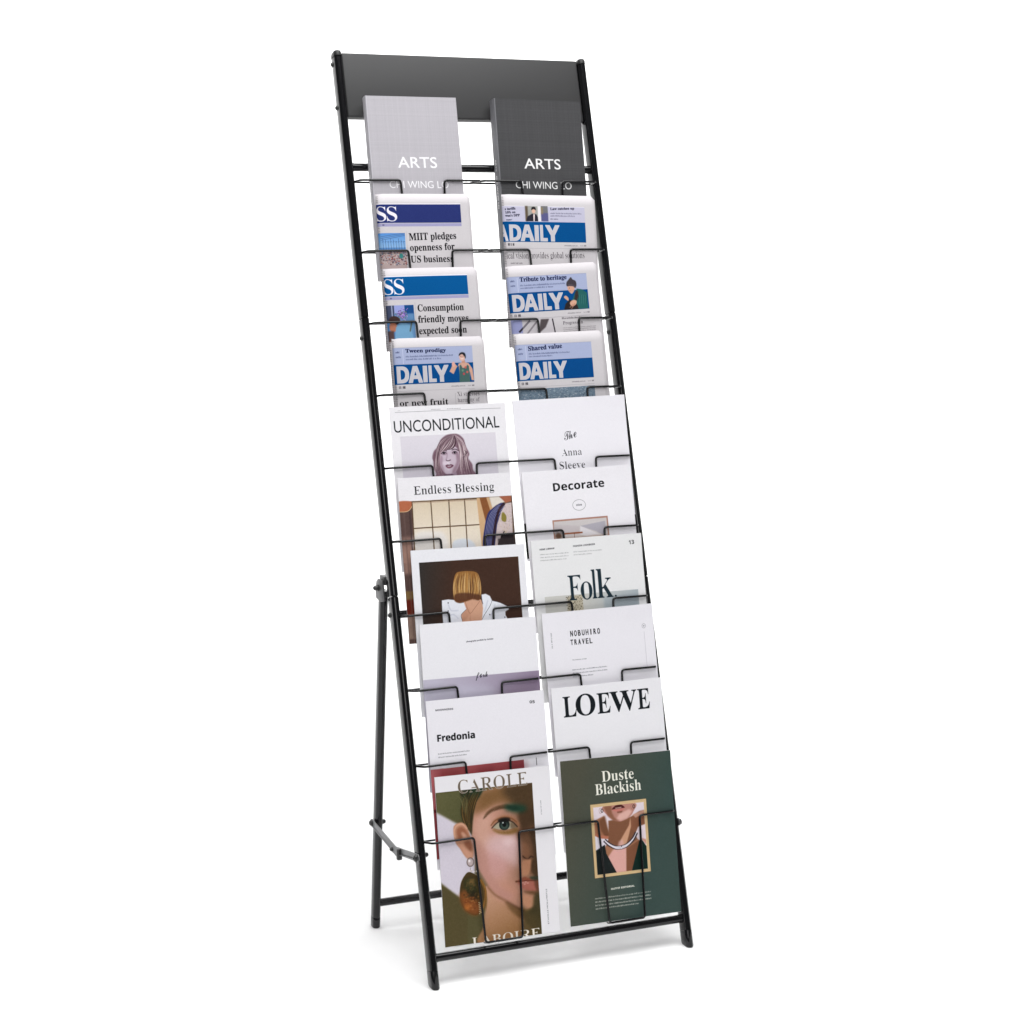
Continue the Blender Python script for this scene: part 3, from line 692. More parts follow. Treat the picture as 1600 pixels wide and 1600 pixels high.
def art_bob():
    p = Print(200, 269.5, (234, 234, 239)); Q = [(12.9, 20.4), (187.8, 18.1)]
    x0, y0, x1 = Q[0][0], Q[0][1], Q[1][0]
    p.grad([(x0, y0), (x1, y0), (x1, 245), (x0, 245)], (50, 47, 45), (66, 45, 36), (x0, y0), (x0+60, y0+10))
    sk = (205, 158, 132)
    p.poly([(85.9, 85.8), (113.4, 86.0), (118.3, 94.9), (125.9, 115.9), (124.6, 156.8), (68.1, 152.5), (77.5, 112.5), (84.0, 99.3)], sk, 1, .4, True)
    p.poly([(83.6, 92.5), (93.9, 101.7), (95.2, 108.6), (85.2, 119.8), (77.9, 119.3), (79.8, 105.8)], (184, 132, 108), .5, 1.4, True)
    p.line([(88.0, 88.0), (91.3, 99.8), (95.6, 108.3), (105.1, 99.1), (114.1, 89.4)], .55, (130, 80, 60), .9, .1, True); p.line([(95.6, 108.3), (94.8, 118.8), (93.9, 137.5)], .9, (170, 118, 96), .7, .6)
    sh = (228, 230, 238)
    p.poly([(47.5, 83.9), (58.8, 83.0), (69.6, 84.7), (76.5, 89.5), (85.6, 89.6), (89.3, 101.4), (79.6, 109.2), (80.5, 121.2), (73.0, 135.9), (68.1, 152.5), (35.7, 150.1), (46.9, 120.5)], sh, 1, .2)
    p.poly([(117.3, 79.1), (125.1, 78.2), (132.2, 82.1), (135.6, 90.0), (149.8, 94.4), (163.2, 101.7), (164.6, 106.6), (157.9, 109.6), (157.8, 115.6), (181.9, 161.2), (117.3, 156.3), (115.4, 120.3), (118.7, 101.7)], sh, 1, .2)
    dk = (52, 50, 58)
    for L_ in ([(47.5, 83.9), (46.6, 100.1), (47.3, 120.5)], [(89.3, 101.4), (79.5, 110.1), (81.5, 119.6)], [(135.6, 90.0), (130.9, 99.1), (120.6, 112.1), (116.0, 119.5)], [(69.6, 84.7), (77.4, 90.0), (85.6, 89.6)], [(117.3, 79.1), (117.9, 88.0), (119.2, 94.9)], [(135.6, 90.0), (149.8, 94.4), (163.2, 101.7)]): p.line(L_, .7, dk, .85, .1, True)
    for L_ in ([(58.2, 90.8), (62.9, 101.3), (75.6, 102.1)], [(128.0, 88.7), (123.3, 102.0), (119.1, 108.6)], [(140.3, 96.4), (137.7, 106.5), (129.6, 116.2)], [(54.9, 110.9), (66.0, 108.3), (74.5, 115.7)]): p.line(L_, 1.6, (186, 190, 206), .7, .8, True)
    for q in [(58.4, 88.7), (57.4, 101.9), (129.8, 112.8), (156.2, 118.9)]: p.ell(q, 1.0, 1.1, (34, 32, 40))
    p.poly([(74.6, 42.5), (85.8, 39.0), (100.4, 39.4), (111.2, 42.2), (116.1, 50.3), (117.9, 64.0), (116.9, 79.4), (112.4, 87.6), (102.5, 85.2), (91.3, 87.9), (78.3, 90.1), (70.4, 86.5), (68.3, 77.9), (68.7, 62.6)], (150, 104, 56), 1, .4, True)
    cols = [(214, 170, 104), (178, 130, 72), (112, 74, 42), (86, 56, 36), (236, 200, 140), (160, 112, 60)]
    p.strands(([(76.5, 41.8), (71.1, 54.2), (68.8, 71.1), (69.9, 84.8)], [(95.0, 39.0), (92.8, 55.6), (91.5, 72.6), (90.4, 87.0)]), 130, .9, cols, .5, .9)
    p.strands(([(95.0, 39.0), (92.8, 55.6), (91.5, 72.6), (90.4, 87.0)], [(113.9, 44.1), (117.0, 58.9), (116.6, 75.9), (111.5, 87.6)]), 130, .9, cols, .5, .9)
    p.poly([(69.2, 79.6), (74.0, 74.8), (88.6, 74.1), (104.9, 76.9), (115.7, 80.2), (112.4, 88.0), (102.4, 85.6), (91.3, 87.6), (78.3, 89.7), (70.9, 86.9)], (78, 46, 34), .8, 1.1, True)
    for x in (1, 2): p.line([(x0+28*x, y0+6), (x0+28*x, y0+14)], .1, dk, 0)
    p.line([(85.8, 39.0), (88.7, 36.9), (109.6, 39.2), (116.3, 48.5)], .3, (120, 84, 50), .6, .1, True); photo_noise(p, .010); return p

def art_fork():
    p = Print(204.1, 269.5, (235, 234, 239)); Q = [(-1.4, 89.2)]; y = Q[0][1]
    p.grad([(0, y), (204.1, y), (204.1, 269.5), (0, 269.5)], (192, 187, 204), (150, 136, 158), (20, y), (190, y+20))
    p.poly([(121.6, 137.7), (138.1, 113.6), (170.3, 104.2), (208.0, 100.3), (204.7, 144.7)], (128, 104, 132), .45, 9, True); p.poly([(0, y+20), (60, y+14), (120, y+24), (120, y+60), (0, y+60)], (206, 204, 222), .5, 6, True)
    p.rect(0, y+25, 204, 269.5, (190, 184, 196), .25, 6)
    p.text('photography portfolio by christian', 'D', [(78.8, 33.7), (125.9, 32.3), (78.7, 31.3)], (60, 58, 66), fat=.06)
    p.text('fork', 'SC', [(90.4, 93.1), (112.0, 91.9), (90.7, 82.6)], (24, 22, 28), fat=.08)
    photo_noise(p, .006); return p

def art_fredonia():
    p = Print(206.6, 269.5, (236, 234, 240))
    p.text('MOONNERDS', 'SB', [(15.6, 17.2), (46.0, 17.5), (15.6, 14.4)], (50, 48, 54))
    p.text('05', 'SB', [(180.3, 19.6), (189.5, 19.9), (180.7, 15.0)], (36, 35, 40))
    p.text('Fredonia', 'SB', [(15.4, 66.1), (79.8, 66.3), (16.0, 55.4)], (22, 22, 26), fat=.30)
    a = [(14.9, 86.9), (68.7, 88.2)]; p.micro(a[0][0], a[0][1], a[1][0], 2, 5.4, (70, 68, 76), 1.5, .8, 9)
    Q = [(-0.9, 110.1), (162.5, 109.7)]; y = (Q[0][1]+Q[1][1])/2; x1 = Q[1][0]
    p.grad([(0, y), (x1, y), (x1, 252), (0, 252)], (168, 84, 86), (142, 62, 68), (20, y), (x1, y+20))
    p.rect(0, y+64, x1, y+69, (88, 30, 34), .9, .8); p.rect(0, y+69, x1, 252, (140, 64, 70), .8, 1.5)
    p.grad([(0, y), (22, y), (22, y+60), (0, y+60)], (200, 120, 126), (160, 74, 78), (0, y), (22, y), .6, 1.5)
    for k in range(5): p.poly([(20+k*30, y+4), (50+k*30, y+2), (44+k*30, y+50), (16+k*30, y+60)], (176, 86, 84) if k % 2 else (120, 44, 50), .25, 4)
    b = [(184.8, 108.9), (184.7, 121.4)]; p.line([b[0], (b[0][0], b[1][1])], 1.1, (30, 28, 32))
    photo_noise(p, .006); return p

def art_carole():
    p = Print(200.4, 269.5, WHITE); Q = [(-0.7, 25.6), (169.2, 23.8), (166.4, 214.0)]
    y0 = (Q[0][1]+Q[1][1])/2; x1 = (Q[1][0]+Q[2][0])/2; H = 269.5
    p.rect(0, y0, x1, H, (112, 106, 72))
    p.grad([(-0.7, 25.6), (64.5, 25.1), (65.0, 63.4), (31.0, 73.1), (-0.1, 55.9)], (122, 120, 84), (106, 106, 72), (0, y0), (60, y0+40), 1, 2)
    p.poly([(-1.6, 54.7), (32.3, 76.5), (62.9, 92.7), (55.4, 200.5), (30.2, 197.4), (-0.7, 167.7), (-9.8, 163.5)], (222, 216, 226), 1, 1.6)
    p.poly([(-3.1, 167.9), (29.0, 192.9), (42.2, 207.7), (36.7, 285.9), (-13.1, 279.2)], (110, 100, 66), 1, 1.8)
    p.poly([(60.7, 259.8), (50.7, 267.3), (56.7, 317.7), (168.3, 333.0), (174.7, 244.8), (78.6, 232.7)], (112, 92, 52), 1, 3)
    # neck, jaw, face
    p.grad([(75.9, 180.9), (75.9, 203.0), (70.4, 224.4), (66.5, 245.9), (58.2, 272.6), (130.2, 298.3), (137.6, 262.3), (164.5, 250.9), (166.6, 221.5), (129.0, 202.1)], (206, 166, 140), (168, 128, 86), [(80.6, 203.6)][0], [(107.8, 273.2)][0], 1, 1.4, True)
    p.poly([(152.6, 212.3), (170.4, 214.5), (165.0, 288.1), (136.0, 284.3), (133.3, 254.4), (139.2, 240.3)], (116, 98, 62), .95, 3, True)
    p.poly([(106.1, 206.7), (127.8, 218.2), (147.9, 232.5), (164.0, 234.5), (158.6, 242.7), (139.0, 243.3), (119.0, 228.9)], (126, 96, 60), .8, 2.4, True)
    face = [(76.8, 30.7), (68.0, 43.1), (62.6, 63.2), (58.0, 83.3), (55.9, 102.2), (59.4, 120.2), (61.4, 136.6), (66.5, 154.9), (76.5, 172.2), (82.0, 184.6), (96.9, 199.7), (113.7, 213.5), (129.1, 222.8), (143.5, 226.0), (158.3, 223.4), (168.0, 214.2), (181.5, 27.7), (109.4, 25.1)]
    p.grad(face, (208, 164, 146), (128, 98, 72), [(102.8, 117.7)][0], [(181.2, 111.4)][0], 1, .9)
    p.poly([(75.2, 32.0), (93.1, 27.9), (174.3, 25.5), (177.2, 54.2), (147.9, 52.7), (116.0, 45.0), (91.3, 52.9), (74.5, 64.4)], (148, 116, 76), .75, 6)
    p.poly([(133.6, 24.5), (182.6, 24.9), (177.8, 90.2), (156.2, 73.0), (139.8, 51.9)], (104, 82, 58), .85, 7)
    p.poly([(67.5, 72.5), (93.6, 66.4), (87.9, 101.3), (90.6, 131.1), (77.9, 151.8), (66.8, 128.4), (60.4, 105.6)], (220, 182, 166), .7, 5, True)
    p.ell([(108.8, 122.8)][0], 30, 20, (226, 196, 200), .85, 9); p.ell([(94.1, 149.2)][0], 26, 24, (214, 172, 168), .8, 9)
    p.ell([(113.3, 195.7)][0], 22, 14, (208, 160, 140), .8, 7)
    # right side of the printed face falls into brown
    Z = [(-7.9, -26.0), (21.9, -23.2)]; u = (Z[1][0]-Z[0][0])/100
    p.poly([(67.0, 34.6), (172.0, 25.2), (175.9, 57.0), (129.5, 53.7), (101.8, 52.3), (76.7, 61.0), (61.2, 65.0)], (146, 112, 72), .75, 5, True)
    p.poly([(115.8, 28.2), (184.6, 23.6), (180.3, 83.2), (143.5, 73.6), (129.6, 52.3)], (98, 78, 54), .9, 6, True)
    p.poly([(144.0, 68.0), (181.1, 71.8), (177.8, 117.2), (153.5, 108.8), (140.8, 90.4)], (92, 70, 48), .9, 3.2, True)
    p.poly([(135.4, 101.1), (148.1, 96.8), (179.1, 100.2), (172.9, 184.9), (161.3, 172.2), (149.4, 165.1), (141.4, 147.2), (139.9, 124.3)], (126, 94, 70), .95, 2.6, True)
    p.poly([(158.5, 103.7), (179.1, 100.2), (173.7, 173.7), (165.4, 167.0), (163.0, 149.7), (161.5, 126.7)], (88, 66, 44), .9, 2.4, True)
    p.poly([(142.8, 119.0), (152.4, 122.9), (156.0, 137.5), (150.9, 144.0), (141.8, 141.6)], (152, 112, 86), .85, 2.2, True)
    p.poly([(85.7, 107.0), (110.4, 104.1), (136.3, 109.8), (136.6, 135.3), (132.9, 157.6), (113.8, 144.1), (93.6, 124.8)], (222, 192, 190), .75, 6, True)
    p.ell([(120.4, 115.1)][0], 11, 6, (236, 214, 214), .7, 4)
    p.poly([(64.5, 104.7), (81.1, 129.1), (84.8, 163.3), (104.5, 188.1), (122.0, 201.5), (106.1, 208.1), (80.1, 185.2), (67.0, 155.6), (60.5, 126.8)], (202, 158, 146), .8, 4, True)
    p.line([(142.5, 140.2), (147.1, 145.0), (152.6, 146.5), (157.2, 142.8), (162.0, 145.3)], 1.7, (60, 38, 26), .9, .6, True)
    p.poly([(142.9, 147.4), (158.3, 149.1), (155.8, 163.0), (148.9, 172.2), (139.5, 172.5), (137.3, 160.9)], (196, 148, 118), .9, 1.8, True)
    p.poly([(160.0, 147.9), (175.4, 151.1), (173.3, 179.3), (161.1, 175.0), (156.4, 163.1)], (92, 70, 46), .9, 1.6, True)
    p.poly([(129.1, 179.8), (136.1, 177.2), (144.0, 174.5), (151.6, 177.3), (173.4, 177.9), (172.8, 186.1), (148.1, 182.6), (135.7, 183.4)], (158, 96, 74), .95, .9, True)
    p.poly([(132.0, 182.4), (148.2, 182.0), (172.9, 184.9), (172.0, 196.8), (156.3, 198.9), (142.6, 195.0), (135.3, 188.4)], (186, 122, 108), .95, 1.2, True)
    p.poly([(161.0, 176.4), (173.5, 176.5), (171.8, 200.5), (162.6, 197.9)], (112, 74, 54), .75, 1.8, True)
    p.poly([(153.3, 175.5), (173.5, 176.5), (173.1, 181.6), (157.6, 180.9)], (48, 72, 56), .7, 1.2, True)
    for q in [(140.3, 183.4), (145.0, 182.8), (148.6, 184.9), (143.2, 186.0)]: p.ell(q, 2.2, .9, (236, 196, 190), .7, .5)
    p.line([(128.4, 180.3), (135.9, 180.6), (148.2, 180.9), (163.6, 183.3)], .9, (92, 48, 36), .8, .4, True); p.ell([(128.8, 180.3)][0], 2.2, 1.4, (112, 72, 52), .8, .8)
    p.poly([(140.8, 197.6), (171.7, 201.9), (171.1, 208.9), (149.8, 202.6)], (124, 90, 60), .85, 1.8, True)
    p.poly([(136.0, 200.4), (149.7, 203.8), (161.8, 209.2), (161.6, 220.5), (148.1, 225.9), (137.7, 219.0), (133.8, 208.6)], (206, 158, 128), .85, 2.6, True)
    p.poly([(158.9, 206.0), (171.3, 206.1), (167.1, 263.8), (156.0, 245.3), (144.5, 232.6), (154.4, 225.3)], (84, 76, 46), .9, 2.4, True)
    p.poly([(133.0, 219.8), (144.7, 229.8), (168.6, 244.1), (166.1, 277.8), (154.8, 262.2), (143.3, 249.4), (136.4, 237.2)], (96, 84, 50), .85, 3, True)
    p.line([(78.8, 182.8), (91.5, 197.9), (109.2, 208.4), (126.8, 220.5), (140.1, 229.2)], 2.2, (120, 84, 54), .55, 1.8, True)
    p.line([(109.1, 209.8), (126.7, 221.3), (138.6, 229.0)], 1.4, (70, 46, 28), .6, 1.2, True)
    # hair
    p.poly([(42.1, 27.2), (55.0, 24.1), (80.5, 24.4), (74.8, 36.4), (68.7, 44.7), (62.8, 60.3), (59.5, 77.6), (56.7, 97.9), (54.2, 91.7), (49.9, 85.4), (44.7, 80.4), (42.9, 72.9), (40.5, 60.9), (42.4, 44.9)], (66, 64, 42), 1, 1.2, True)
    p.poly([(48.1, 32.3), (64.5, 25.1), (82.1, 23.9), (68.1, 41.6), (53.6, 44.6)], (30, 76, 60), .85, 2.4, True)
    cols = [(148, 114, 60), (112, 88, 50), (54, 54, 36), (176, 140, 82), (70, 58, 36), (46, 44, 30), (84, 70, 42)]
    p.strands(([(55.0, 24.1), (44.0, 45.1), (42.5, 67.0), (49.8, 86.8)], [(80.3, 26.6), (67.8, 46.0), (60.1, 68.8), (56.7, 97.9)]), 190, .9, cols, .7, .75)
    p.strands(([(26.1, 30.0), (39.9, 35.8), (43.8, 48.0), (46.0, 61.5)], [(48.4, 27.9), (54.0, 38.7), (52.9, 53.4), (51.7, 70.9)]), 50, .6, [(140, 136, 96), (100, 98, 66)], .8, .5)
    # ear
    p.poly([(26.1, 86.5), (27.7, 80.1), (33.1, 76.5), (41.9, 76.0), (48.6, 81.6), (52.6, 93.0), (55.7, 105.1), (58.5, 121.6), (56.6, 133.1), (48.8, 134.9), (42.2, 128.6), (35.8, 117.6), (30.0, 109.6), (26.8, 99.0)], (204, 158, 132), 1, .6, True)
    p.poly([(31.4, 89.3), (35.8, 83.1), (42.9, 83.5), (48.7, 91.1), (51.2, 101.7), (46.2, 104.1), (40.1, 100.5), (35.1, 104.3)], (168, 112, 84), .8, 1.6, True)
    p.poly([(39.2, 91.6), (45.4, 93.7), (49.6, 101.5), (43.1, 103.7)], (226, 186, 164), .8, 1.4, True); p.line([(29.1, 100.7), (27.5, 88.8), (32.0, 80.5), (41.7, 78.6), (49.8, 86.8)], 2.2, (226, 184, 158), .9, .7, True)
    p.poly([(42.8, 108.1), (50.9, 106.1), (56.8, 112.6), (54.4, 124.1), (46.9, 117.4)], (142, 90, 66), .7, 2, True); p.poly([(36.3, 110.3), (48.3, 120.5), (57.3, 127.3), (53.6, 134.3), (45.9, 131.9)], (222, 176, 154), .7, 2, True)
    # brow
    p.poly([(78.2, 74.7), (84.0, 65.1), (95.2, 58.4), (110.9, 54.9), (124.7, 55.8), (125.8, 62.1), (110.4, 61.6), (96.4, 63.6), (86.9, 68.2)], (104, 78, 50), .7, 1.0, True)
    bc = [(62, 44, 28), (88, 66, 40), (48, 36, 24)]; q = [(79.5, 73.1), (93.4, 62.7), (109.0, 59.2), (129.1, 59.6)]
    for k in range(110):
        t = k/109; i = min(2, int(t*3)); f = t*3-i; x = q[i][0]*(1-f)+q[i+1][0]*f; y = q[i][1]*(1-f)+q[i+1][1]*f; w_ = (RNG.random()-.5)*4*math.sin(math.pi*min(1, t+.12))
        p.line([(x-.8, y+1.8+w_), (x+.6+1.6*t, y-1.2+w_)], .62, bc[k % 3], .85, .15, taper=True)
    p.poly([(116.9, 56.7), (132.4, 56.3), (150.7, 60.1), (155.3, 65.7), (146.9, 70.0), (131.6, 67.8), (119.5, 63.7)], (26, 84, 68), .8, 3.6, True)
    p.poly([(121.4, 58.8), (135.3, 58.6), (141.1, 64.8), (128.7, 65.2)], (30, 64, 48), .6, 1.6, True)
    # eye
    p.poly([(90.1, 87.2), (97.6, 77.3), (112.7, 72.1), (127.9, 75.4), (140.2, 86.0), (138.4, 93.5), (127.4, 82.1), (112.2, 78.8), (100.9, 82.2)], (176, 128, 94), .75, 1.8, True)
    p.line([(90.8, 86.2), (99.3, 78.6), (113.1, 75.0), (127.1, 78.1), (137.1, 86.0)], 1.2, (128, 84, 56), .85, .5, True)
    p.poly([(94.8, 90.0), (103.4, 82.4), (115.3, 79.7), (128.5, 84.0), (136.0, 92.7), (126.5, 95.1), (111.1, 94.6), (101.4, 92.9)], (188, 180, 160), 1, .6, True)
    p.poly([(127.3, 83.8), (136.6, 92.8), (127.1, 95.2), (124.5, 89.2)], (120, 98, 76), .7, 1.2, True)
    e = [(114.4, 87.0)][0]; r = 31*u
    p.ell(e, r, r*.97, (40, 54, 52), 1, .4); p.ell((e[0], e[1]+r*.25), r*.72, r*.6, (92, 110, 100), .85, 1.2); p.ell(e, r*.38, r*.38, (14, 18, 20), 1, .4); p.ell((e[0], e[1]-r*.8), r*1.2, r*.42, (22, 22, 20), .8, .9); p.ell((e[0]-r*.25, e[1]-r*.35), r*.14, r*.14, (230, 238, 236), .95, .2)
    p.line([(91.7, 90.8), (102.1, 82.8), (115.3, 79.7), (128.5, 84.0), (137.2, 93.4)], 1.5, (40, 28, 20), .9, .5, True)
    p.line([(95.4, 91.2), (108.0, 95.4), (123.4, 95.9), (135.3, 93.8)], .7, (150, 104, 80), .8, .4, True)
    p.poly([(93.5, 92.1), (107.9, 96.5), (123.3, 97.0), (137.3, 95.1), (135.4, 101.1), (122.8, 103.8), (107.5, 101.5), (98.6, 97.7)], (140, 108, 48), .65, 1.6, True)
    q = [(94.2, 91.0), (103.4, 94.3), (114.1, 96.3), (124.9, 96.3), (135.9, 94.1)]
    for k in range(80):
        t = k/79; i = min(3, int(t*4)); f = t*4-i; x = q[i][0]*(1-f)+q[i+1][0]*f; y = q[i][1]*(1-f)+q[i+1][1]*f
        p.line([(x, y), (x+(t-.5)*5+RNG.normal(0, .4), y+3.4+3.6*math.sin(math.pi*t)*(.5+RNG.random()*.7))], .36, [(110, 80, 28), (184, 150, 70), (64, 46, 22)][k % 3], .8, .08, taper=True)
    q = [(94.9, 88.9), (103.4, 82.4), (115.3, 79.7), (127.4, 83.3), (134.9, 90.3)]
    for k in range(34):
        t = k/33; i = min(3, int(t*4)); f = t*4-i; x = q[i][0]*(1-f)+q[i+1][0]*f; y = q[i][1]*(1-f)+q[i+1][1]*f
        p.line([(x, y), (x+(t-.45)*7, y-2.2-2.4*math.sin(math.pi*t))], .4, (52, 36, 24), .75, .1, taper=True)
    # freckled highlight on the cheek
    g = np.random.default_rng(3); cc = [(114.9, 127.9)][0]
    for _ in range(300):
        p.ell((cc[0]+g.normal(0, 15), cc[1]+g.normal(0, 14)), .30, .30, (244, 226, 230), .16)
    # earring: pearl stud and shell disc
    s = [(51.6, 140.2)][0]; p.ell(s, 6.3, 7.2, (150, 132, 128), 1, .4); p.ell(s, 5, 5.8, (206, 192, 192), 1, .7); p.ell((s[0]-1.6, s[1]-2), 2, 2.2, (250, 244, 244), .95, .7); p.ring(s, 6.2, 7.2, .5, (86, 72, 66), .8)
    p.line([(51.1, 148.7), (50.5, 155.9)], .6, (150, 132, 118))
    for q in [(52.3, 153.9), (56.8, 156.7), (53.4, 160.7), (58.9, 162.0), (61.7, 155.8), (49.8, 155.8)]: p.ell(q, 1.8, 1.5, (238, 230, 228), .95, .4); p.ell((q[0]+.6, q[1]+.6), 1, .7, (150, 130, 118), .7, .3)
    d = [(47.7, 155.6), (39.0, 161.9), (32.7, 172.9), (30.2, 187.2), (30.8, 200.4), (35.5, 212.7), (44.4, 221.1), (55.2, 225.4), (63.4, 222.0), (71.3, 211.3), (75.6, 195.6), (74.9, 183.8), (69.3, 171.4), (59.7, 161.4)]
    p.poly(d, (96, 78, 42), 1, .4, True)
    m = Print(1, 1, WHITE)
    p.poly([(30.1, 188.6), (43.8, 184.4), (55.4, 200.5), (64.2, 210.4), (61.8, 222.5), (53.7, 224.9), (42.9, 220.2), (34.1, 209.6)], (158, 100, 54), .9, 2.6, True)
    p.poly([(38.5, 169.2), (51.5, 164.8), (60.3, 176.1), (56.0, 191.8), (43.6, 187.4)], (70, 78, 46), .8, 2.2, True); p.ell([(51.0, 172.1)][0], 5, 4, (196, 150, 96), .7, 2.4)
    p.ell([(52.7, 192.8)][0], 7, 8, (52, 44, 26), .7, 2.6); p.ell([(42.0, 210.6)][0], 5, 5, (214, 140, 70), .7, 2)
    dd = [(49.7, 191.0)][0]
    for _ in range(260):
        a = RNG.random()*6.3; rr = RNG.random()**.5; x = dd[0]+rr*13*math.cos(a); y = dd[1]+rr*25*math.sin(a); low = y > dd[1]+4
        p.ell((x, y), .5+RNG.random()*1.3, .4+RNG.random(), [(176, 112, 60), (208, 150, 96), (110, 62, 26), (150, 84, 36)][RNG.integers(4)] if low else [(58, 56, 30), (120, 98, 56), (84, 88, 58), (150, 112, 66)][RNG.integers(4)], .55, .5)
    p.line([(67.1, 169.6), (73.3, 183.6), (74.0, 195.4), (69.7, 211.1), (63.4, 222.0)], 3.2, (178, 132, 66), .9, .5, True)
    for k in range(16):
        q = [(62.9, 205.8), (61.7, 223.3)]; x = q[0][0]+(k % 3)*1.6-1; y = q[0][1]+(q[1][1]-q[0][1])*k/15; p.ell((x, y), .9, .9, (240, 230, 206), .9, .2)
    p.strands(([(65.8, 165.1), (70.6, 187.7), (70.5, 211.2), (68.9, 222.7)], [(70.4, 167.1), (76.1, 188.3), (75.3, 211.7), (72.9, 223.2)]), 18, .5, [(206, 160, 90), (120, 86, 44)], .3, .8)
    p.line([(76.0, 179.5), (86.2, 192.5), (96.8, 201.9), (113.6, 214.2), (129.1, 223.1)], 1.0, (136, 98, 66), .5, 1.2, True)
    p.tone(0, y0, x1, H, 1.32, .95)
    p.rect(x1, y0-1, 202, H, WHITE); p.rect(0, 0, 202, y0, WHITE)
    photo_noise(p, .012)
    p.rect(x1, y0-1, 202, H, WHITE, .8); p.rect(0, 0, 202, y0, WHITE, .8)
    t = [(37.9, 29.8), (160.3, 27.1), (38.6, 8.9)]
    p.text('CAROLE', 'B', t, (104, 92, 80), thin=.85, outline=(214, 202, 190))
    p.text('LABOIRE', 'B', [(t[0][0]+8, H+4.5), (x1-2.5, H+3.5), (t[0][0]+8, H-9.5)], (240, 232, 220), thin=.45)
    a = [(180.7, 77.8), (182.4, 54.8)]; p.text('A TALE OF LUNE', 'D', [(a[0][0]+1, a[0][1]), (a[0][0]+1, a[1][1]), (a[0][0]-.6, a[0][1])], (90, 88, 96))
    a = [(181.9, 254.8), (179.6, 198.2)]; x = (a[0][0]+a[1][0])/2; p.text('ETHOLLE MOLLMISTLE', 'D', [(x+1, a[0][1]), (x+1, a[1][1]), (x-1.2, a[0][1])], (80, 78, 86))
    return p

def art_anna():
    p = Print(208.8, 269.5, (236, 234, 240)); d = (46, 46, 52)
    p.text('The', 'SC', [(89.2, 72.2), (113.1, 67.1), (90.5, 55.1)], d, fat=.06)
    p.text('Anna', 'B', [(81.1, 98.0), (118.8, 98.3), (82.0, 86.5)], d, thin=.38)
    p.text('Sleeve', 'B', [(74.6, 120.3), (122.8, 120.7), (75.6, 108.1)], d, thin=.38)
    y = [(-5.6, 207.0)][0][1]; p.rect(14, y, 195, 269.5, (222, 222, 224)); p.rect(0, y, 208.8, 266, (18, 18, 22)); photo_noise(p, .005); return p

def art_decorate():
    p = Print(202.5, 269.5, (237, 235, 240))
    p.text('Decorate', 'SB', [(54.9, 35.7), (150.1, 34.3), (55.8, 22.3)], (20, 20, 24), fat=.12)
    c = [(99.6, 62.0)][0]; p.ring(c, 11.9, 9.0, .5, (96, 94, 100)); p.text('nice', 'SB', [(c[0]-5.2, c[1]+1.4), (c[0]+5.2, c[1]+1.2), (c[0]-5.2, c[1]-2)], (60, 58, 64))
    Q = [(47.6, 84.6), (150.8, 83.9)]; x0, x1 = Q[0][0], Q[1][0]; y0 = (Q[0][1]+Q[1][1])/2
    p.rect(x0, y0, x1, 262, (152, 108, 96)); p.rect(x0+.8, y0+.8, x1-.8, 261, (176, 134, 118)); p.rect(x0+2.6, y0+2.8, x1-2.6, 259, (204, 198, 198))
    p.poly([(97.9, 97.4), (145.4, 92.1), (144.4, 118.2), (126.4, 108.6)], (176, 172, 182), 1, .4); p.poly([(97.9, 97.4), (144.3, 119.1), (143.1, 129.6), (95.6, 111.1)], (222, 218, 222), 1, .4)
    p.poly([(49.6, 91.2), (97.0, 97.3), (95.8, 109.4), (48.1, 105.6)], (196, 188, 190), 1, 1); p.line([(65.5, 108.3), (101.2, 108.6)], 2.6, (142, 84, 58), 1, .2)
    p.rect(x0+2.6, y0+32, x1-2.6, 259, (150, 118, 100), 1, 2); p.ell([(56.3, 111.2)][0], 6, 5, (96, 66, 48), .9, 1.5); p.line([(86.0, 108.7), (83.8, 137.7)], .8, (100, 62, 44), .9)
    photo_noise(p, .008); return p

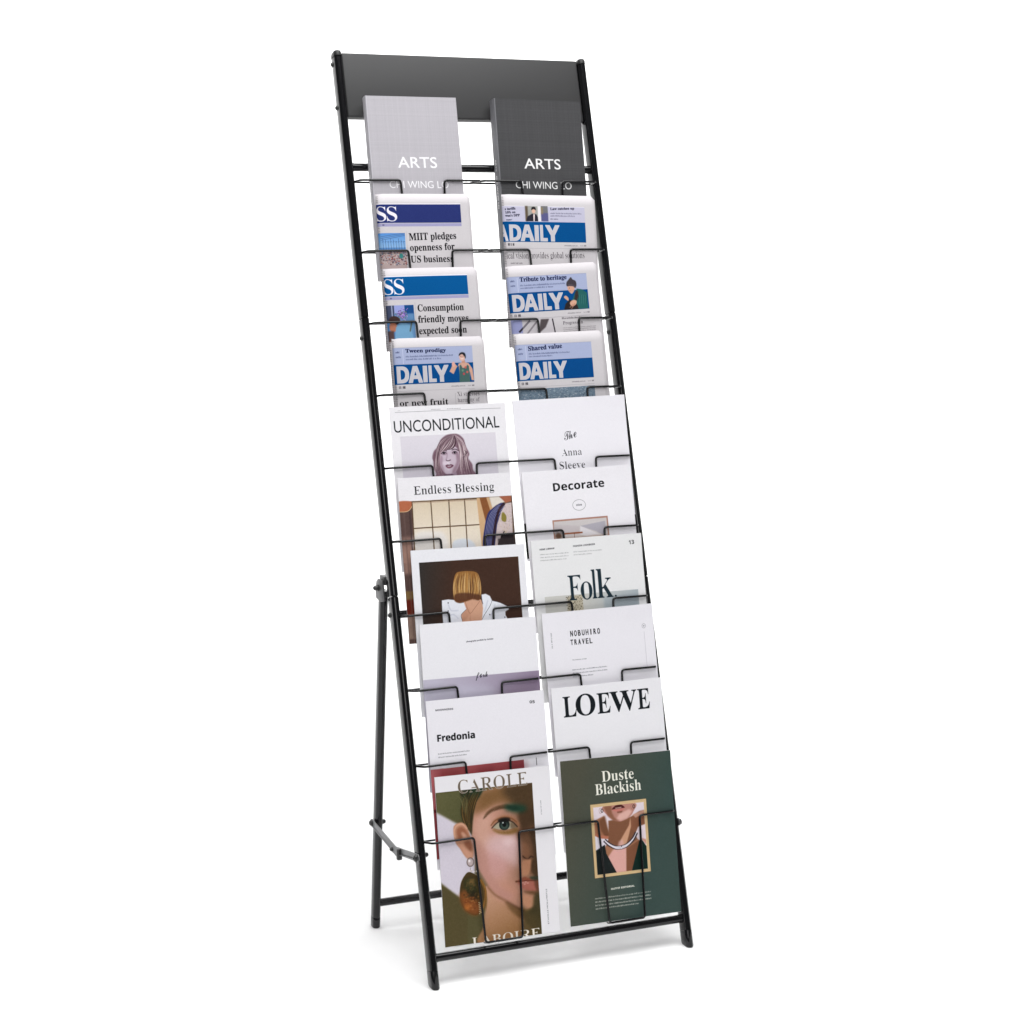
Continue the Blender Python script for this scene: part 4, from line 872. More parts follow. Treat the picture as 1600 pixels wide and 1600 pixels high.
def art_folk():
    p = Print(205, 269.5, (231, 231, 232)); d = (30, 46, 56)
    p.text('HEME LIBRAW', 'SB', [(15.0, 17.0), (41.9, 16.4), (15.1, 14.3)], (44, 44, 48)); p.text('FASHION LOOKBOOK', 'SB', [(76.1, 15.4), (117.0, 14.5), (76.1, 12.6)], (44, 44, 48))
    a = [(14.9, 25.0), (66.5, 23.9)]; p.micro(a[0][0], a[0][1], a[1][0], 3, 4.9, (96, 94, 98), 1.3, .7, 21)
    a = [(76.0, 24.5), (129.4, 22.9)]; p.micro(a[0][0], a[0][1], a[1][0], 2, 4.9, (96, 94, 98), 1.3, .7, 22)
    p.text('13', 'SB', [(180.7, 17.8), (190.6, 17.5), (181.1, 11.1)], (30, 30, 34))
    Q = [(17.0, 96.5), (191.0, 93.3)]; x0, x1 = Q[0][0], Q[1][0]; y = (Q[0][1]+Q[1][1])/2
    p.grad([(x0, y), (x1, y), (x1, 240), (x0, 240)], (202, 201, 196), (170, 180, 186), (x0+70, y), (x1, y+10)); p.rect(x0+108, y+8, x1-4, 236, (158, 170, 178), .7, 2)
    b = [(58.1, 99.2), (85.8, 96.5)]; p.poly([(b[0][0], b[0][1]), (b[0][0]+6, b[1][1]), (b[1][0], b[1][1]), (b[1][0]+2, 236), (b[0][0]-6, 236)], (186, 178, 158), 1, .3)
    g = np.random.default_rng(8)
    for _ in range(900): p.ell((b[0][0]-3+g.random()*(b[1][0]-b[0][0]+3), b[1][1]+g.random()*90), .35+g.random()*.5, .35+g.random()*.4, [(56, 48, 40), (92, 82, 66), (220, 212, 190)][g.integers(3)], .8)
    L0 = [(60.4, 105.0), (148.7, 103.7), (57.2, 62.2)]; bx, by, ch = L0[0][0], (L0[0][1]+L0[1][1])/2, 0
    cap = [(66.8, 104.8), (62.9, 63.0)]; hcap = abs(cap[0][1]-cap[1][1])
    for t, x0_, x1_, kk in (('F', 0, 25.0, 1), ('o', 22.5, 45.5, 1.02), ('l', 43.5, 54, 1.17), ('k', 53, 84, 1.17)):
        hh = hcap*kk
        p.text(t, 'B', [(bx+x0_, by), (bx+x1_, by), (bx+x0_, by-hh)], d, thin=.85 if t != 'o' else .7)
    p.ell((bx+87.5, by-1.6), 1.7, 1.6, d); photo_noise(p, .006); return p

def art_travel():
    p = Print(204.8, 269.5, (235, 233, 239)); d = (34, 34, 38)
    def spaced(t, P, col):
        a, b, c = P; n = len(t); wd = (b[0]-a[0])
        for i, ch in enumerate(t):
            x0 = a[0]+wd*(i/n)+.2; x1 = x0+wd/n*(.2 if ch == 'I' else .62); x0 += wd/n*.2*(ch == 'I'); x1 += wd/n*.2*(ch == 'I'); p.text(ch, 'D', [(x0, a[1]+(b[1]-a[1])*i/n), (x1, a[1]+(b[1]-a[1])*i/n), (x0, c[1]+(b[1]-a[1])*i/n)], col, fat=.26)
    spaced('NOBUHIRO', [(48.7, 41.9), (105.6, 41.9), (49.2, 32.9)], d); spaced('TRAVEL', [(48.0, 56.2), (90.0, 56.5), (48.5, 47.6)], d)
    a = [(15.2, 59.2), (14.9, 33.2)]; p.text('VOL 3  ART & TOUR', 'D', [(a[0][0], a[0][1]), (a[0][0], a[1][1]), (a[0][0]-1.9, a[0][1])], (80, 80, 86))
    a = [(48.2, 81.9), (74.7, 81.9)]; p.text('The extensive concept', 'D', [a[0], a[1], (a[0][0], a[0][1]-1.6)], (80, 80, 86))
    a = [(47.0, 98.6), (110.5, 98.3)]; p.micro(a[0][0], a[0][1], a[1][0], 3, 5.6, (76, 76, 84), 1.5, .85, 31)
    c = [(185.9, 36.5)][0]; p.ring(c, 3.4, 3.6, .45, (110, 108, 116)); p.text('M', 'SB', [(c[0]-1.2, c[1]+1), (c[0]+1.2, c[1]+1), (c[0]-1.2, c[1]-1.1)], (90, 88, 96))
    q = [(185.7, 46.2), (182.4, 108.5)]; p.line([(c[0]-.3, q[0][1]), (c[0]-.3, q[1][1])], .35, (150, 148, 156)); p.rect(20, 170, 190, 262, (214, 212, 218)); photo_noise(p, .005); return p

def art_serif_brand():
    p = Print(203, 269.5, (236, 235, 239)); P = [(18.8, 49.6), (179.0, 49.0), (20.3, 13.6)]
    a, b, c = P; hgt = 33.5; by = (a[1]+b[1])/2; n = b[0]-a[0]; x = a[0]
    fr = [('L', 0, .150), ('O', .142, .368), ('E', .388, .540), ('W', .535, .850), ('E', .858, 1.0)]
    for t, u0, u1 in fr:
        p.text(t, 'B', [(x+n*u0, by), (x+n*u1, by), (x+n*u0, by-hgt*(1.03 if t == 'O' else 1))], (20, 25, 30), thin=.40, fat=.26)
    p.rect(30, 190, 172, 258, (196, 188, 182)); photo_noise(p, .005); return p

def art_duste():
    p = Print(203.5, 269.5, (74, 76, 68))
    p.grad([(0, 0), (203.5, 0), (203.5, 269.5), (0, 269.5)], (78, 78, 66), (58, 76, 72), (40, 0), (200, 60))
    cr = (240, 238, 226)
    p.text('Duste', 'B', [(73.1, 40.5), (132.2, 40.2), (73.7, 23.1)], cr, thin=.10); p.text('Blackish', 'B', [(59.8, 61.3), (144.4, 60.2), (60.2, 43.5)], cr, thin=.10)
    Q = [(49.9, 76.4), (153.1, 75.4), (47.7, 196.7), (150.8, 196.4)]; x0 = (Q[0][0]+Q[2][0])/2; x1 = (Q[1][0]+Q[3][0])/2; y0 = (Q[0][1]+Q[1][1])/2; y1 = (Q[2][1]+Q[3][1])/2
    p.rect(x0, y0, x1, y1, (206, 172, 124)); p.rect(x0+1, y0+1, x1-1, y1-1, (224, 196, 150)); p.rect(x0+2.4, y0+2.2, x1-2.4, y1-2.2, (190, 152, 108))
    ax0, ay0, ax1, ay1 = x0+5, y0+5, x1-5, y1-5; wv, hv = ax1-ax0, ay1-ay0
    q = lambda *pts: [(ax0+a*wv, ay0+b*hv) for a, b in pts]
    p.rect(ax0, ay0, ax1, ay1, (230, 218, 224))
    sh, md, lt = (128, 88, 64), (176, 128, 100), (222, 178, 166)
    p.poly(q((0, .20), (.20, .14), (.24, .30), (.30, .45), (.26, .50), (.10, .46), (0, .42)), md, 1, .5)
    p.poly(q((.10, .20), (.22, .14), (.26, .32), (.29, .44), (.20, .46), (.12, .34)), sh, .9, 1.2); p.poly(q((.02, .38), (.12, .42), (.27, .45), (.24, .49), (.10, .47), (0, .43)), (196, 130, 106), .9, .8)
    p.poly(q((.72, .20), (.90, .13), (1, .12), (1, .33), (.86, .36), (.78, .48), (.72, .52), (.70, .30)), (150, 104, 80), 1, .5); p.poly(q((.76, .17), (1, .12), (1, .17), (.82, .22)), (214, 172, 154), .9, .8)
    p.poly(q((.28, .22), (.74, .20), (.72, .36), (.80, .48), (.84, .56), (.60, .70), (.40, .70), (.20, .60), (.27, .46)), (142, 100, 76), 1, .5)
    p.poly(q((.20, .58), (.50, .68), (.84, .54), (.92, .62), (.74, 1), (.28, 1), (.14, .72)), md, 1, .4)
    p.poly(q((.20, .78), (.33, .66), (.48, .60), (.60, .64), (.58, 1), (.33, 1)), (226, 180, 172), 1, .9); p.poly(q((.60, .66), (.86, .56), (.88, .62), (.72, 1), (.57, 1)), (140, 96, 72), .95, .8)
    p.poly(q((.72, .20), (.68, .32), (.50, .52), (.48, .60), (.60, .60), (.66, .48), (.72, .34)), (214, 170, 142), .95, .8)
    p.poly(q((.46, .54), (.54, .52), (.56, .62), (.42, .64)), (220, 180, 172), .8, 1.4)
    p.poly(q((.20, 0), (.82, 0), (.78, .13), (.70, .20), (.60, .235), (.50, .25), (.38, .22), (.27, .14)), (196, 148, 136), 1, .4, True)
    p.poly(q((.20, 0), (.36, 0), (.36, .10), (.40, .18), (.50, .25), (.38, .225), (.27, .14)), (150, 106, 84), .9, 1.2); p.poly(q((.50, .14), (.70, .08), (.76, .12), (.66, .21), (.52, .24), (.44, .20)), (230, 192, 182), .85, 1.4)
    p.poly(q((.36, .06), (.42, .015), (.48, .0), (.56, .005), (.62, .05), (.56, .055), (.44, .06)), (88, 44, 42), 1, .4, True); p.poly(q((.42, .04), (.56, .035), (.55, .052), (.44, .055)), (216, 180, 172), .9, .4)
    p.poly(q((.36, .065), (.5, .062), (.62, .058), (.56, .095), (.46, .10)), (206, 138, 128), 1, .4, True); p.poly(q((.46, .10), (.58, .095), (.55, .12), (.47, .12)), (128, 82, 66), .85, .8)
    p.poly(q((0, .62), (.18, .55), (.20, .70), (.38, 1), (0, 1)), (34, 42, 42), 1, .3); p.poly(q((1, .66), (.90, .52), (.86, .58), (.68, 1), (1, 1)), (16, 52, 44), 1, .3)
    p.poly(q((0, .42), (.10, .47), (.26, .49), (.20, .56), (0, .64)), (232, 226, 234), 1, .4); p.poly(q((1, .34), (.86, .37), (.80, .47), (.90, .53), (1, .66)), (234, 220, 226), 1, .4); p.poly(q((.90, .53), (1, .56), (1, .64)), (206, 150, 132), .9, .6)
    for s_, yy in ((.17, .06), (.80, .05)): p.ring(q((s_, yy))[0], 1.9, 2.9, 1.0, (40, 34, 36)); p.ring(q((s_-.03, yy))[0], 2.6, 4.4, .5, (150, 110, 92), .8)
    N_ = q((.18, .50), (.26, .565), (.38, .625), (.5, .635), (.62, .61), (.74, .535), (.82, .44))
    p.line(N_, 6.2, (70, 62, 70), 1, .2, True); t = smooth_pts(N_, False, 9)
    for i, c in enumerate(t):
        a = .5 if i < len(t)/2 else -.5
        p.line([(c[0]-1.4*a*2, c[1]-2.4), (c[0]+1.4*a*2, c[1]+2.4)], 1.0, (226, 220, 228) if i % 2 else (246, 242, 248), .95, .1)
    p.rect(x0+2.4, y0+2.2, x0+5, y1-2.2, (214, 184, 138)); p.rect(x1-5, y0+2.2, x1-2.4, y1-2.2, (214, 184, 138)); p.rect(x0+2.4, y0+2.2, x1-2.4, y0+5, (214, 184, 138)); p.rect(x0+2.4, y1-5, x1-2.4, y1-2.2, (214, 184, 138))
    p.tone(ax0, ay0, ax1, ay1, 1.2)
    for r in (.5, 2.3): p.line([(x0+r, y0+r), (x1-r, y0+r), (x1-r, y1-r), (x0+r, y1-r), (x0+r, y0+r)], .35, (150, 116, 78), .9)
    p.text('OUTFIT EDITORIAL', 'SB', [(76.8, 218.5), (120.0, 217.9), (76.8, 215.8)], cr, fat=.08)
    a = [(46.7, 231.6), (148.8, 229.9)]
    p.micro(a[0][0], (a[0][1]+a[1][1])/2, a[1][0], 4, 5.6, (226, 224, 212), 1.8, .95, 41); photo_noise(p, .007); return p

# ---- newspapers: the print runs 13 mm round the left fold
PAPER = (203, 199, 202); INK = (44, 40, 46)
def npaper(w): 
    p = Print(w+13, 262, PAPER, x0=-13)
    for k in range(90):
        y = 4+k*2.9; c = [(70, 66, 72), (120, 114, 118), (90, 84, 88)][k % 3]; p.rect(-12.5, y, -6.5-(k*37 % 11)*.2, y+1.4, c, .75); p.rect(-5.4, y, -1.6, y+1.3, c, .5)
    return p
def body(p, x0, y0, x1, y1, seed=1):
    p.micro(x0, y0, x1, int((y1-y0)/3), 3.0, (70, 64, 70), 1.2, .7, seed)
def art_ss(band, lines, key):
    def f():
        p = npaper(162.5); by = 0
        if key == 2:
            Q = [(-1.3, 18.8), (145.0, 16.4), (-1.5, 49.0), (144.0, 47.9)]; Rb = [(-1.1, 49.8), (143.5, 54.2)]; S = [(11.7, 46.9), (30.4, 45.9), (13.4, 21.3)]; T = ([(48.6, 77.8), (133.2, 75.9), (48.8, 66.0)], [(49.2, 95.7), (129.3, 94.0), (49.8, 84.2)], [(48.8, 114.9), (124.9, 114.4), (49.4, 103.8)])
            ph = [(-1.3, 65.9), (41.1, 65.0), (40.3, 120.9)]
        else:
            Q = [(1.1, 13.7), (144.2, 13.9), (-0.4, 45.7), (142.1, 46.2)]; Rb = [(-0.1, 46.8), (141.5, 52.8)]; S = [(11.3, 42.7), (29.9, 41.8), (13.2, 16.2)]; T = ([(50.0, 72.3), (132.6, 72.5), (50.6, 61.1)], [(49.5, 91.1), (139.7, 91.2), (50.1, 79.7)], [(49.9, 110.2), (135.1, 110.3), (50.6, 98.8)])
            ph = [(0.6, 61.4), (42.7, 60.8), (41.6, 115.7)]
        x1 = (Q[1][0]+Q[3][0])/2; y0 = (Q[0][1]+Q[1][1])/2; y1 = (Q[2][1]+Q[3][1])/2
        p.rect(-13, y0-1.2, x1, y0, (240, 236, 242)); p.rect(-13, y0, x1, y1, band); p.rect(-13, y1+1.0, x1, y1+6.0, (158, 156, 192))
        sx = S[0][0]; sw = S[1][0]-S[0][0]; sy = y1-3.0; hh = (y1-y0)-7
        p.text('S', 'B', [(sx, sy), (sx+sw, sy), (sx, sy-hh)], (236, 232, 240), thin=.3); p.text('S', 'B', [(sx-sw*1.02, sy), (sx-.3, sy), (sx-sw*1.02, sy-hh)], (236, 232, 240), thin=.3)
        p.text('30', 'SB', [(3, y1+4.6), (6.6, y1+4.6), (3, y1+2.4)], (60, 56, 90))
        for t, P in zip(lines, T): p.text(t, 'B', P, (26, 24, 28), fat=.08)
        py0 = (ph[0][1]+ph[1][1])/2; px1 = ph[1][0]+.5; py1 = ph[2][1]+4
        p.rect(-13, py0, px1, py1, (92, 142, 200)); g = np.random.default_rng(key)
        if key == 2:
            p.grad([(-13, py0), (px1, py0), (px1, py0+24), (-13, py0+24)], (84, 140, 206), (140, 180, 220), (0, py0), (0, py0+24))
            for k in range(3): p.line([(-2, py0+12-k*3), (px1, py0+4-k*3+k)], .5, (60, 66, 96), .9)
            for k in range(9): x = 2+k*4.6; p.line([(x, py0+9+k % 3*2), (x+.5, py0+31)], .7, (62, 84, 130), .9); p.line([(x-1.6, py0+15), (x+2, py0+14)], .5, (54, 70, 110), .9)
            p.rect(-13, py0+31, px1, py1, (176, 158, 156))
            for _ in range(260): x = g.random()*(px1+6)-6; y = py0+28+g.random()*24; p.rect(x, y, x+.8+g.random()*2, y+.6+g.random()*1.6, [(96, 64, 66), (210, 196, 190), (60, 52, 66), (150, 60, 56), (120, 140, 170)][g.integers(5)], .8)
            p.ell((px1-9, py0+38), 3.4, 4.2, (54, 134, 130), .95, .4)
        else:
            p.rect(-13, py0, 9, py0+26, (66, 74, 100)); p.rect(4, py0, 6, py0+22, (150, 160, 190)); p.rect(9, py0, 27, py0+14, (150, 160, 214)); p.rect(27, py0, px1, py0+30, (30, 74, 132)); p.rect(9, py0+14, px1, py1, (110, 150, 190), .8, 1)
            for _ in range(150): p.ell((22+g.normal(0, 5), py0+16+g.normal(0, 4)), .9, .9, [(150, 110, 190), (186, 150, 214), (92, 70, 130), (86, 120, 80)][g.integers(4)], .85)
            p.ell((8, py0+25), 10, 7.5, (66, 50, 48), 1, .4); p.ell((5, py0+36), 7, 8, (184, 120, 96), 1, .6); p.poly([(10, py0+36), (22, py0+28), (36, py0+34), (40, py0+62), (6, py0+62)], (124, 172, 208), 1, .5); p.rect(-6, py0+42, 6, py0+60, (90, 62, 56), .9, 1)
            p.line([(38, py0+28), (34, py0+44)], 2.4, (90, 96, 84), .9, .4)
        p.rect(px1+2.5, py0-4, px1+2.9, py1+10, (150, 144, 150), .8)
        body(p, 4, py1+8, px1-2, 250, 3); body(p, px1+6, py1+14, px1+46, 250, 4); body(p, px1+50, py1+14, 152, 250, 5)
        p.grain(.014); return p
    return f
def daily(p, P, clip=False):
    a, b, c = P; w = b[0]-a[0]; hh = abs(a[1]-c[1]); fill = (196, 192, 198); edge = (236, 234, 238)
    x = lambda u: a[0]+w*u
    for t, u0, u1 in (('D', .004, .232), ('A', .222, .488), ('L', .612, .752), ('Y', .722, .996)):
        p.text(t, 'SB', [(x(u0)+.5, a[1]), (x(u1)-.5, a[1]), (x(u0)+.5, a[1]-hh)], fill, fat=.42, outline=edge)
    p.rect(x(.505)-.3, a[1]-hh-.3, x(.580)+.3, a[1]+.3, edge); p.rect(x(.505), a[1]-hh, x(.580), a[1], fill)
def footer(p, y, x1, cj='日 报'):
    p.text('chinadaily.com.cn', 'D', [(x1-42, y), (x1-17, y), (x1-42, y-1.9)], (70, 66, 74)); p.text('Vol 42', 'D', [(x1-12, y), (x1-6, y), (x1-12, y-1.7)], (110, 104, 112)); p.text('$2', 'SB', [(x1-4.4, y), (x1-.5, y), (x1-4.4, y-2.1)], (40, 36, 42))
    p.text(cj, 'D', [(2.5, y), (14, y), (2.5, y-3.2)], (40, 36, 42), fat=.1); p.rect(-13, y+4.2, x1, y+4.6, (130, 124, 132), .8)
def swimmer(p, q):
    """woman in a swimsuit waving, printed over the masthead; q maps local 0-1 coordinates"""
    sk = (206, 160, 142)
    p.poly(q((.62, .32), (.40, .40), (.30, .52), (.18, .72), (.02, .62), (.10, .50), (.14, .42), (.26, .36), (.36, .46), (.52, .36)), sk, 1, .3); p.ell(q((.2, .38))[0], 2.9, 4.4, (222, 168, 156), 1, .3)
    p.poly(q((.40, .36), (.62, .30), (.82, .36), (.96, .55), (1.0, .95), (.90, .95), (.84, .62), (.82, 1.0), (.44, 1.0), (.42, .62)), sk, 1, .3)
    p.poly(q((.44, .42), (.50, .40), (.56, .52), (.70, .50), (.76, .40), (.82, .46), (.84, 1.0), (.40, 1.0)), (70, 100, 96), 1, .2)
    for c, u, v in (((200, 70, 80), .60, .72), ((206, 96, 90), .74, .66), ((110, 140, 120), .56, .60), ((196, 90, 84), .68, .50)): p.ell(q((u, v))[0], 2, 2, c, .9, .4)
    p.poly(q((.54, .22), (.66, .22), (.68, .34), (.54, .34)), (190, 140, 120), 1, .3); p.ell(q((.57, .13))[0], 5.4, 7.4, (214, 172, 158), 1, .2)
    p.poly(q((.44, .10), (.46, .02), (.56, -.03), (.68, .0), (.72, .10), (.70, .20), (.66, .12), (.58, .04), (.5, .06)), (38, 40, 46), 1, .2, True)
    for u in (.52, .61): p.ell(q((u, .11))[0], .9, .5, (40, 28, 28), .9, .1)
    p.line(q((.51, .185), (.56, .205), (.62, .18)), .9, (240, 232, 232), .95, .1, True); p.line(q((.56, .12), (.555, .155)), .5, (160, 110, 96), .7, .2)
def artisan(p, q):
    """man in a beanie and green jacket bent over his work"""
    p.poly(q((.34, 1.0), (.30, .78), (.42, .60), (.50, .45), (.60, .30), (.82, .34), (1.0, .46), (1.0, 1.0)), (40, 96, 94), 1, .2)
    p.poly(q((.52, .42), (.62, .34), (.66, .52), (.56, .72), (.46, .66)), (58, 48, 46), 1, .5); p.poly(q((.0, 1.0), (.08, .80), (.26, .66), (.46, .74), (.56, .86), (.60, 1.0)), (44, 38, 38), 1, .4)
    p.poly(q((.22, .22), (.30, .20), (.48, .22), (.50, .34), (.40, .46), (.32, .44), (.24, .34)), (208, 160, 138), 1, .3, True)
    p.poly(q((.20, .20), (.20, .08), (.30, -.02), (.40, -.10), (.46, -.02), (.58, .04), (.60, .18), (.54, .28), (.46, .22), (.32, .20)), (66, 60, 66), 1, .2, True)
    p.line(q((.24, .16), (.40, .16), (.56, .24)), 1.6, (88, 82, 88), .8, .3, True); p.ell(q((.30, .27))[0], 1, .5, (40, 26, 24), .9, .1); p.line(q((.30, .36), (.35, .37)), .6, (130, 76, 66), .9, .2)
    for a in (((.04, .58), (.12, .52), (.22, .60), (.20, .70)), ((.26, .78), (.40, .68), (.54, .72), (.50, .84), (.34, .90))): p.poly(q(*a), (212, 164, 140), 1, .3, True)
    for a in (((.40, .84), (.30, .88), (.24, .94)), ((.46, .80), (.38, .90), (.30, .98))): p.line(q(*a), 1.2, (180, 126, 104), .9, .3, True)
    for k in range(9): u = .62+.04*k; p.line(q((u, .46+.01*k), (u+.03, .60), (u-.02, .84)), 1.0, [(26, 66, 68), (84, 146, 138)][k % 2], .7, .5, True)
def art_catch():
    p = npaper(170.3); Q = [(-0.3, 19.9), (149.7, 17.1), (148.3, 46.7), (146.7, 80.4), (-2.2, 82.3)]; x1 = Q[1][0]; y0 = Q[0][1]; y1 = Q[2][1]; y2 = (Q[3][1]+Q[4][1])/2
    p.rect(-13, y0, x1, y1, (190, 188, 208)); p.rect(-13, y0, x1, y0+.5, (240, 238, 244))
    for t, P in (('s tariffs', [(-0.2, 27.4), (19.4, 26.0), (0.0, 23.3)]), ('10% on', [(0.1, 33.4), (19.1, 32.0), (0.3, 29.7)]), ("wan's DPP", [(-0.2, 38.7), (26.9, 37.5), (-0.0, 34.8)]), ('PAGE 7', [(1.5, 45.1), (12.1, 44.7), (1.6, 43.2)]), ('Law catches up', [(84.8, 25.8), (130.0, 24.0), (85.0, 21.8)])): p.text(t, 'B', P, (30, 30, 50), fat=.10)
    a = [(84.4, 32.7), (142.9, 31.8), (83.9, 41.9)]; p.micro(a[0][0], a[0][1], a[1][0], 2, 4.4, (60, 60, 84), 1.9, .8, 51); p.micro(a[2][0], a[2][1]+.6, a[2][0]+18, 1, 3, (40, 40, 60), 1.8, .95, 52)
    b = [(37.3, 19.6), (61.0, 45.6), (67.0, 19.1), (80.0, 45.3)]
    p.rect(b[0][0], b[0][1], b[1][0], b[1][1], (160, 160, 156)); p.rect(b[0][0], b[0][1], b[0][0]+5, b[1][1], (96, 84, 70), 1, .5); c = ((b[0][0]+b[1][0])/2+4, b[0][1]+7)
    p.poly([(b[0][0]+1, b[1][1]), (b[0][0]+4, b[1][1]-8), (c[0]-3, c[1]+6), (c[0]+5, c[1]+7), (b[1][0], b[1][1]-6), (b[1][0], b[1][1])], (44, 42, 52), 1, .2); p.ell((c[0], c[1]+1), 3.6, 4.6, (216, 176, 156), 1, .2); p.poly([(c[0]-4, c[1]), (c[0]-3, c[1]-5), (c[0]+3, c[1]-5.5), (c[0]+4.4, c[1]), (c[0], c[1]-2)], (36, 32, 36), 1, .2, True); p.poly([(c[0]-1, c[1]+7), (c[0]+2, c[1]+7), (c[0]+1, b[1][1]), (c[0]-1, b[1][1])], (226, 210, 210))
    p.rect(b[1][0], b[0][1], b[2][0], b[1][1], (226, 222, 226)); p.rect(b[2][0], b[2][1], b[3][0], b[3][1], (112, 112, 116)); p.rect(b[2][0], b[2][1]+12, b[3][0], b[3][1], (88, 88, 136), .9, .6); p.rect(b[2][0], b[2][1]+2, b[2][0]+4, b[2][1]+14, (140, 122, 90), .8, .5)
    p.rect(-13, y1, x1, y2, (5, 76, 136)); p.rect(-13, y2-.9, x1, y2, (4, 62, 116))
    P = [(5.6, 79.5), (100.2, 77.8), (7.1, 52.4)]; daily(p, P); hh = P[0][1]-P[2][1]
    p.text('A', 'D', [(-14, P[0][1]), (P[0][0]-3.4, P[0][1]), (-14, P[0][1]-hh)], (212, 208, 214), fat=.75, outline=(246, 244, 248))
    footer(p, y2+6.4, x1, '國 日 报'); y = [(-1.4, 110.3)][0][1]
    p.text('ical vision provides global solutions', 'B', [(-1.4, 110.3), (145.2, 108.2), (-0.8, 99.6)], (52, 46, 52), thin=.24)
    p.micro(6, y+9, 44, 1, 3, (70, 64, 70), 2.0, .8, 53); body(p, 4, y+14, 76, 250, 6); body(p, 82, y+12, 152, 250, 7); p.grain(.014); return p
def art_daily(key, w, head, sub, who):
    def f():
        p = npaper(w)
        if key == 'R3': Q = [(1.4, 17.8), (145.9, 19.5), (144.1, 47.6), (-1.3, 45.5), (142.0, 81.0), (-3.1, 78.9)]; Hd = [(18.3, 27.6), (106.2, 27.1), (18.6, 20.1)]; D = [(0.7, 75.9), (96.6, 75.8), (3.2, 48.6)]; L1 = [(17.8, 34.8), (101.2, 34.5)]; ff = [(95.9, 29.2), (142.0, 81.0)]
        elif key == 'L4': Q = [(-0.8, 15.5), (135.3, 15.7), (135.4, 43.6), (-0.9, 43.3), (137.0, 76.1), (-1.0, 76.2)]; Hd = [(17.7, 23.9), (88.5, 24.5), (17.9, 18.0)]; D = [(-0.0, 72.9), (91.5, 72.2), (1.4, 47.3)]; L1 = [(17.7, 31.1), (100.1, 31.0)]; ff = [(91.7, 27.5), (136.5, 76.1)]
        else: Q = [(0.8, 20.1), (137.7, 17.1), (137.1, 45.2), (-0.8, 47.3), (137.6, 77.9), (-0.7, 81.8)]; Hd = [(19.6, 29.4), (82.6, 26.9), (20.0, 21.7)]; D = [(-0.5, 78.8), (89.1, 75.7), (1.5, 51.8)]; L1 = [(19.7, 35.9), (95.1, 34.4)]; ff = [(104.6, 19.7), (132.8, 78.7)]
        x1 = (Q[1][0]+Q[4][0])/2; y0 = (Q[0][1]+Q[1][1])/2; y1 = (Q[2][1]+Q[3][1])/2; y2 = (Q[4][1]+Q[5][1])/2
        p.rect(-13, y0, x1, y1, (166, 175, 206)); p.rect(-13, y0, x1, y0+.4, (120, 124, 160)); xs = Hd[0][0]-5; p.rect(xs, y0+2, xs+.5, y1-1, (224, 226, 240)); p.micro(.5, y0+9, xs-2, 1, 3, (30, 36, 76), 2.2, .9, 61); p.micro(.5, y0+17, xs-2, 1, 3, (30, 36, 76), 2.2, .9, 62)
        p.rect(-13, y1, x1, y2, (8, 72, 134)); p.rect(-13, y2-.9, x1, y2, (6, 58, 112)); p.rect(-13, y1, x1, y1+.6, (22, 60, 110))
        p.text(head, 'B', Hd, (22, 28, 66), fat=.14); p.micro(L1[0][0], (L1[0][1]+L1[1][1])/2+.8, L1[1][0], 2, 4.6, (52, 58, 96), 2.0, .85, 63)
        D = [D[0], (D[1][0], D[0][1]), (D[0][0], D[2][1])]; hh = y2-y1-6; D = [(D[0][0], y2-2.6), (D[1][0], y2-2.6), (D[0][0], y2-2.6-hh)]
        daily(p, D)
        fx0, fy0, fx1 = ff[0][0], ff[0][1], min(ff[1][0], x1); fy1 = y2-.4; q = lambda *pts: [(fx0+a*(fx1-fx0), fy0+b*(fy1-fy0)) for a, b in pts]
        if who: who(p, q)
        p.rect(-13, y2, w+1, y2+1.2, PAPER); footer(p, y2+6.6, x1); yb = y2+11.2
        if key == 'R3':
            p.rect(-13, yb+1, 15, yb+24, (150, 154, 196)); p.line([(8, yb+22), (30, yb+3)], 3.4, (50, 46, 58)); p.line([(22, yb+26), (44, yb+4)], 3, (96, 90, 96)); p.rect(15, yb+1, 72, yb+60, (196, 190, 196), .45)
            p.poly([(50, yb+2), (66, yb+2), (58, yb+16), (44, yb+26)], (84, 76, 78), 1, .6); p.line([(72, yb+2), (75, yb+28)], 2.4, (60, 54, 62)); p.micro(90, yb+4.4, 130, 1, 3, (40, 36, 42), 2.4, 1, 64)
            p.text('Progress in', 'B', [(91, yb+13.5), (129, yb+13.5), (91, yb+8)], (60, 54, 62), thin=.2); body(p, 90, yb+20, 152, 250, 8); body(p, 4, yb+66, 80, 250, 9)
        elif key == 'L4':
            p.text('or new fruit', 'B', [(2, yb+24.4), (87, yb+24.4), (2, yb+14.6)], (26, 24, 28)); p.text('Xi stresses', 'B', [(104, yb+11.5), (144, yb+11.5), (104, yb+4.6)], (60, 54, 60), thin=.24); p.text('harmony of', 'B', [(104, yb+21.5), (144, yb+21.5), (104, yb+14.6)], (60, 54, 60), thin=.24); p.rect(100.3, yb+6, 100.7, yb+30, (130, 124, 132)); body(p, 4, yb+32, 96, 250, 10); body(p, 104, yb+28, 152, 250, 11)
        else:
            p.rect(-13, yb+3, x1, yb+48, (112, 130, 146)); g = np.random.default_rng(6)
            for _ in range(900): x = -6+g.random()*(x1+5); y = yb+3+g.random()*34; p.rect(x, y, x+.8+g.random()*2.4, y+.5+g.random(), [(70, 84, 100), (160, 176, 186), (92, 110, 128), (196, 200, 204)][g.integers(4)], .6)
            body(p, 4, yb+56, 80, 250, 12); body(p, 86, yb+56, 150, 250, 13)
        p.grain(.014); return p
    return f

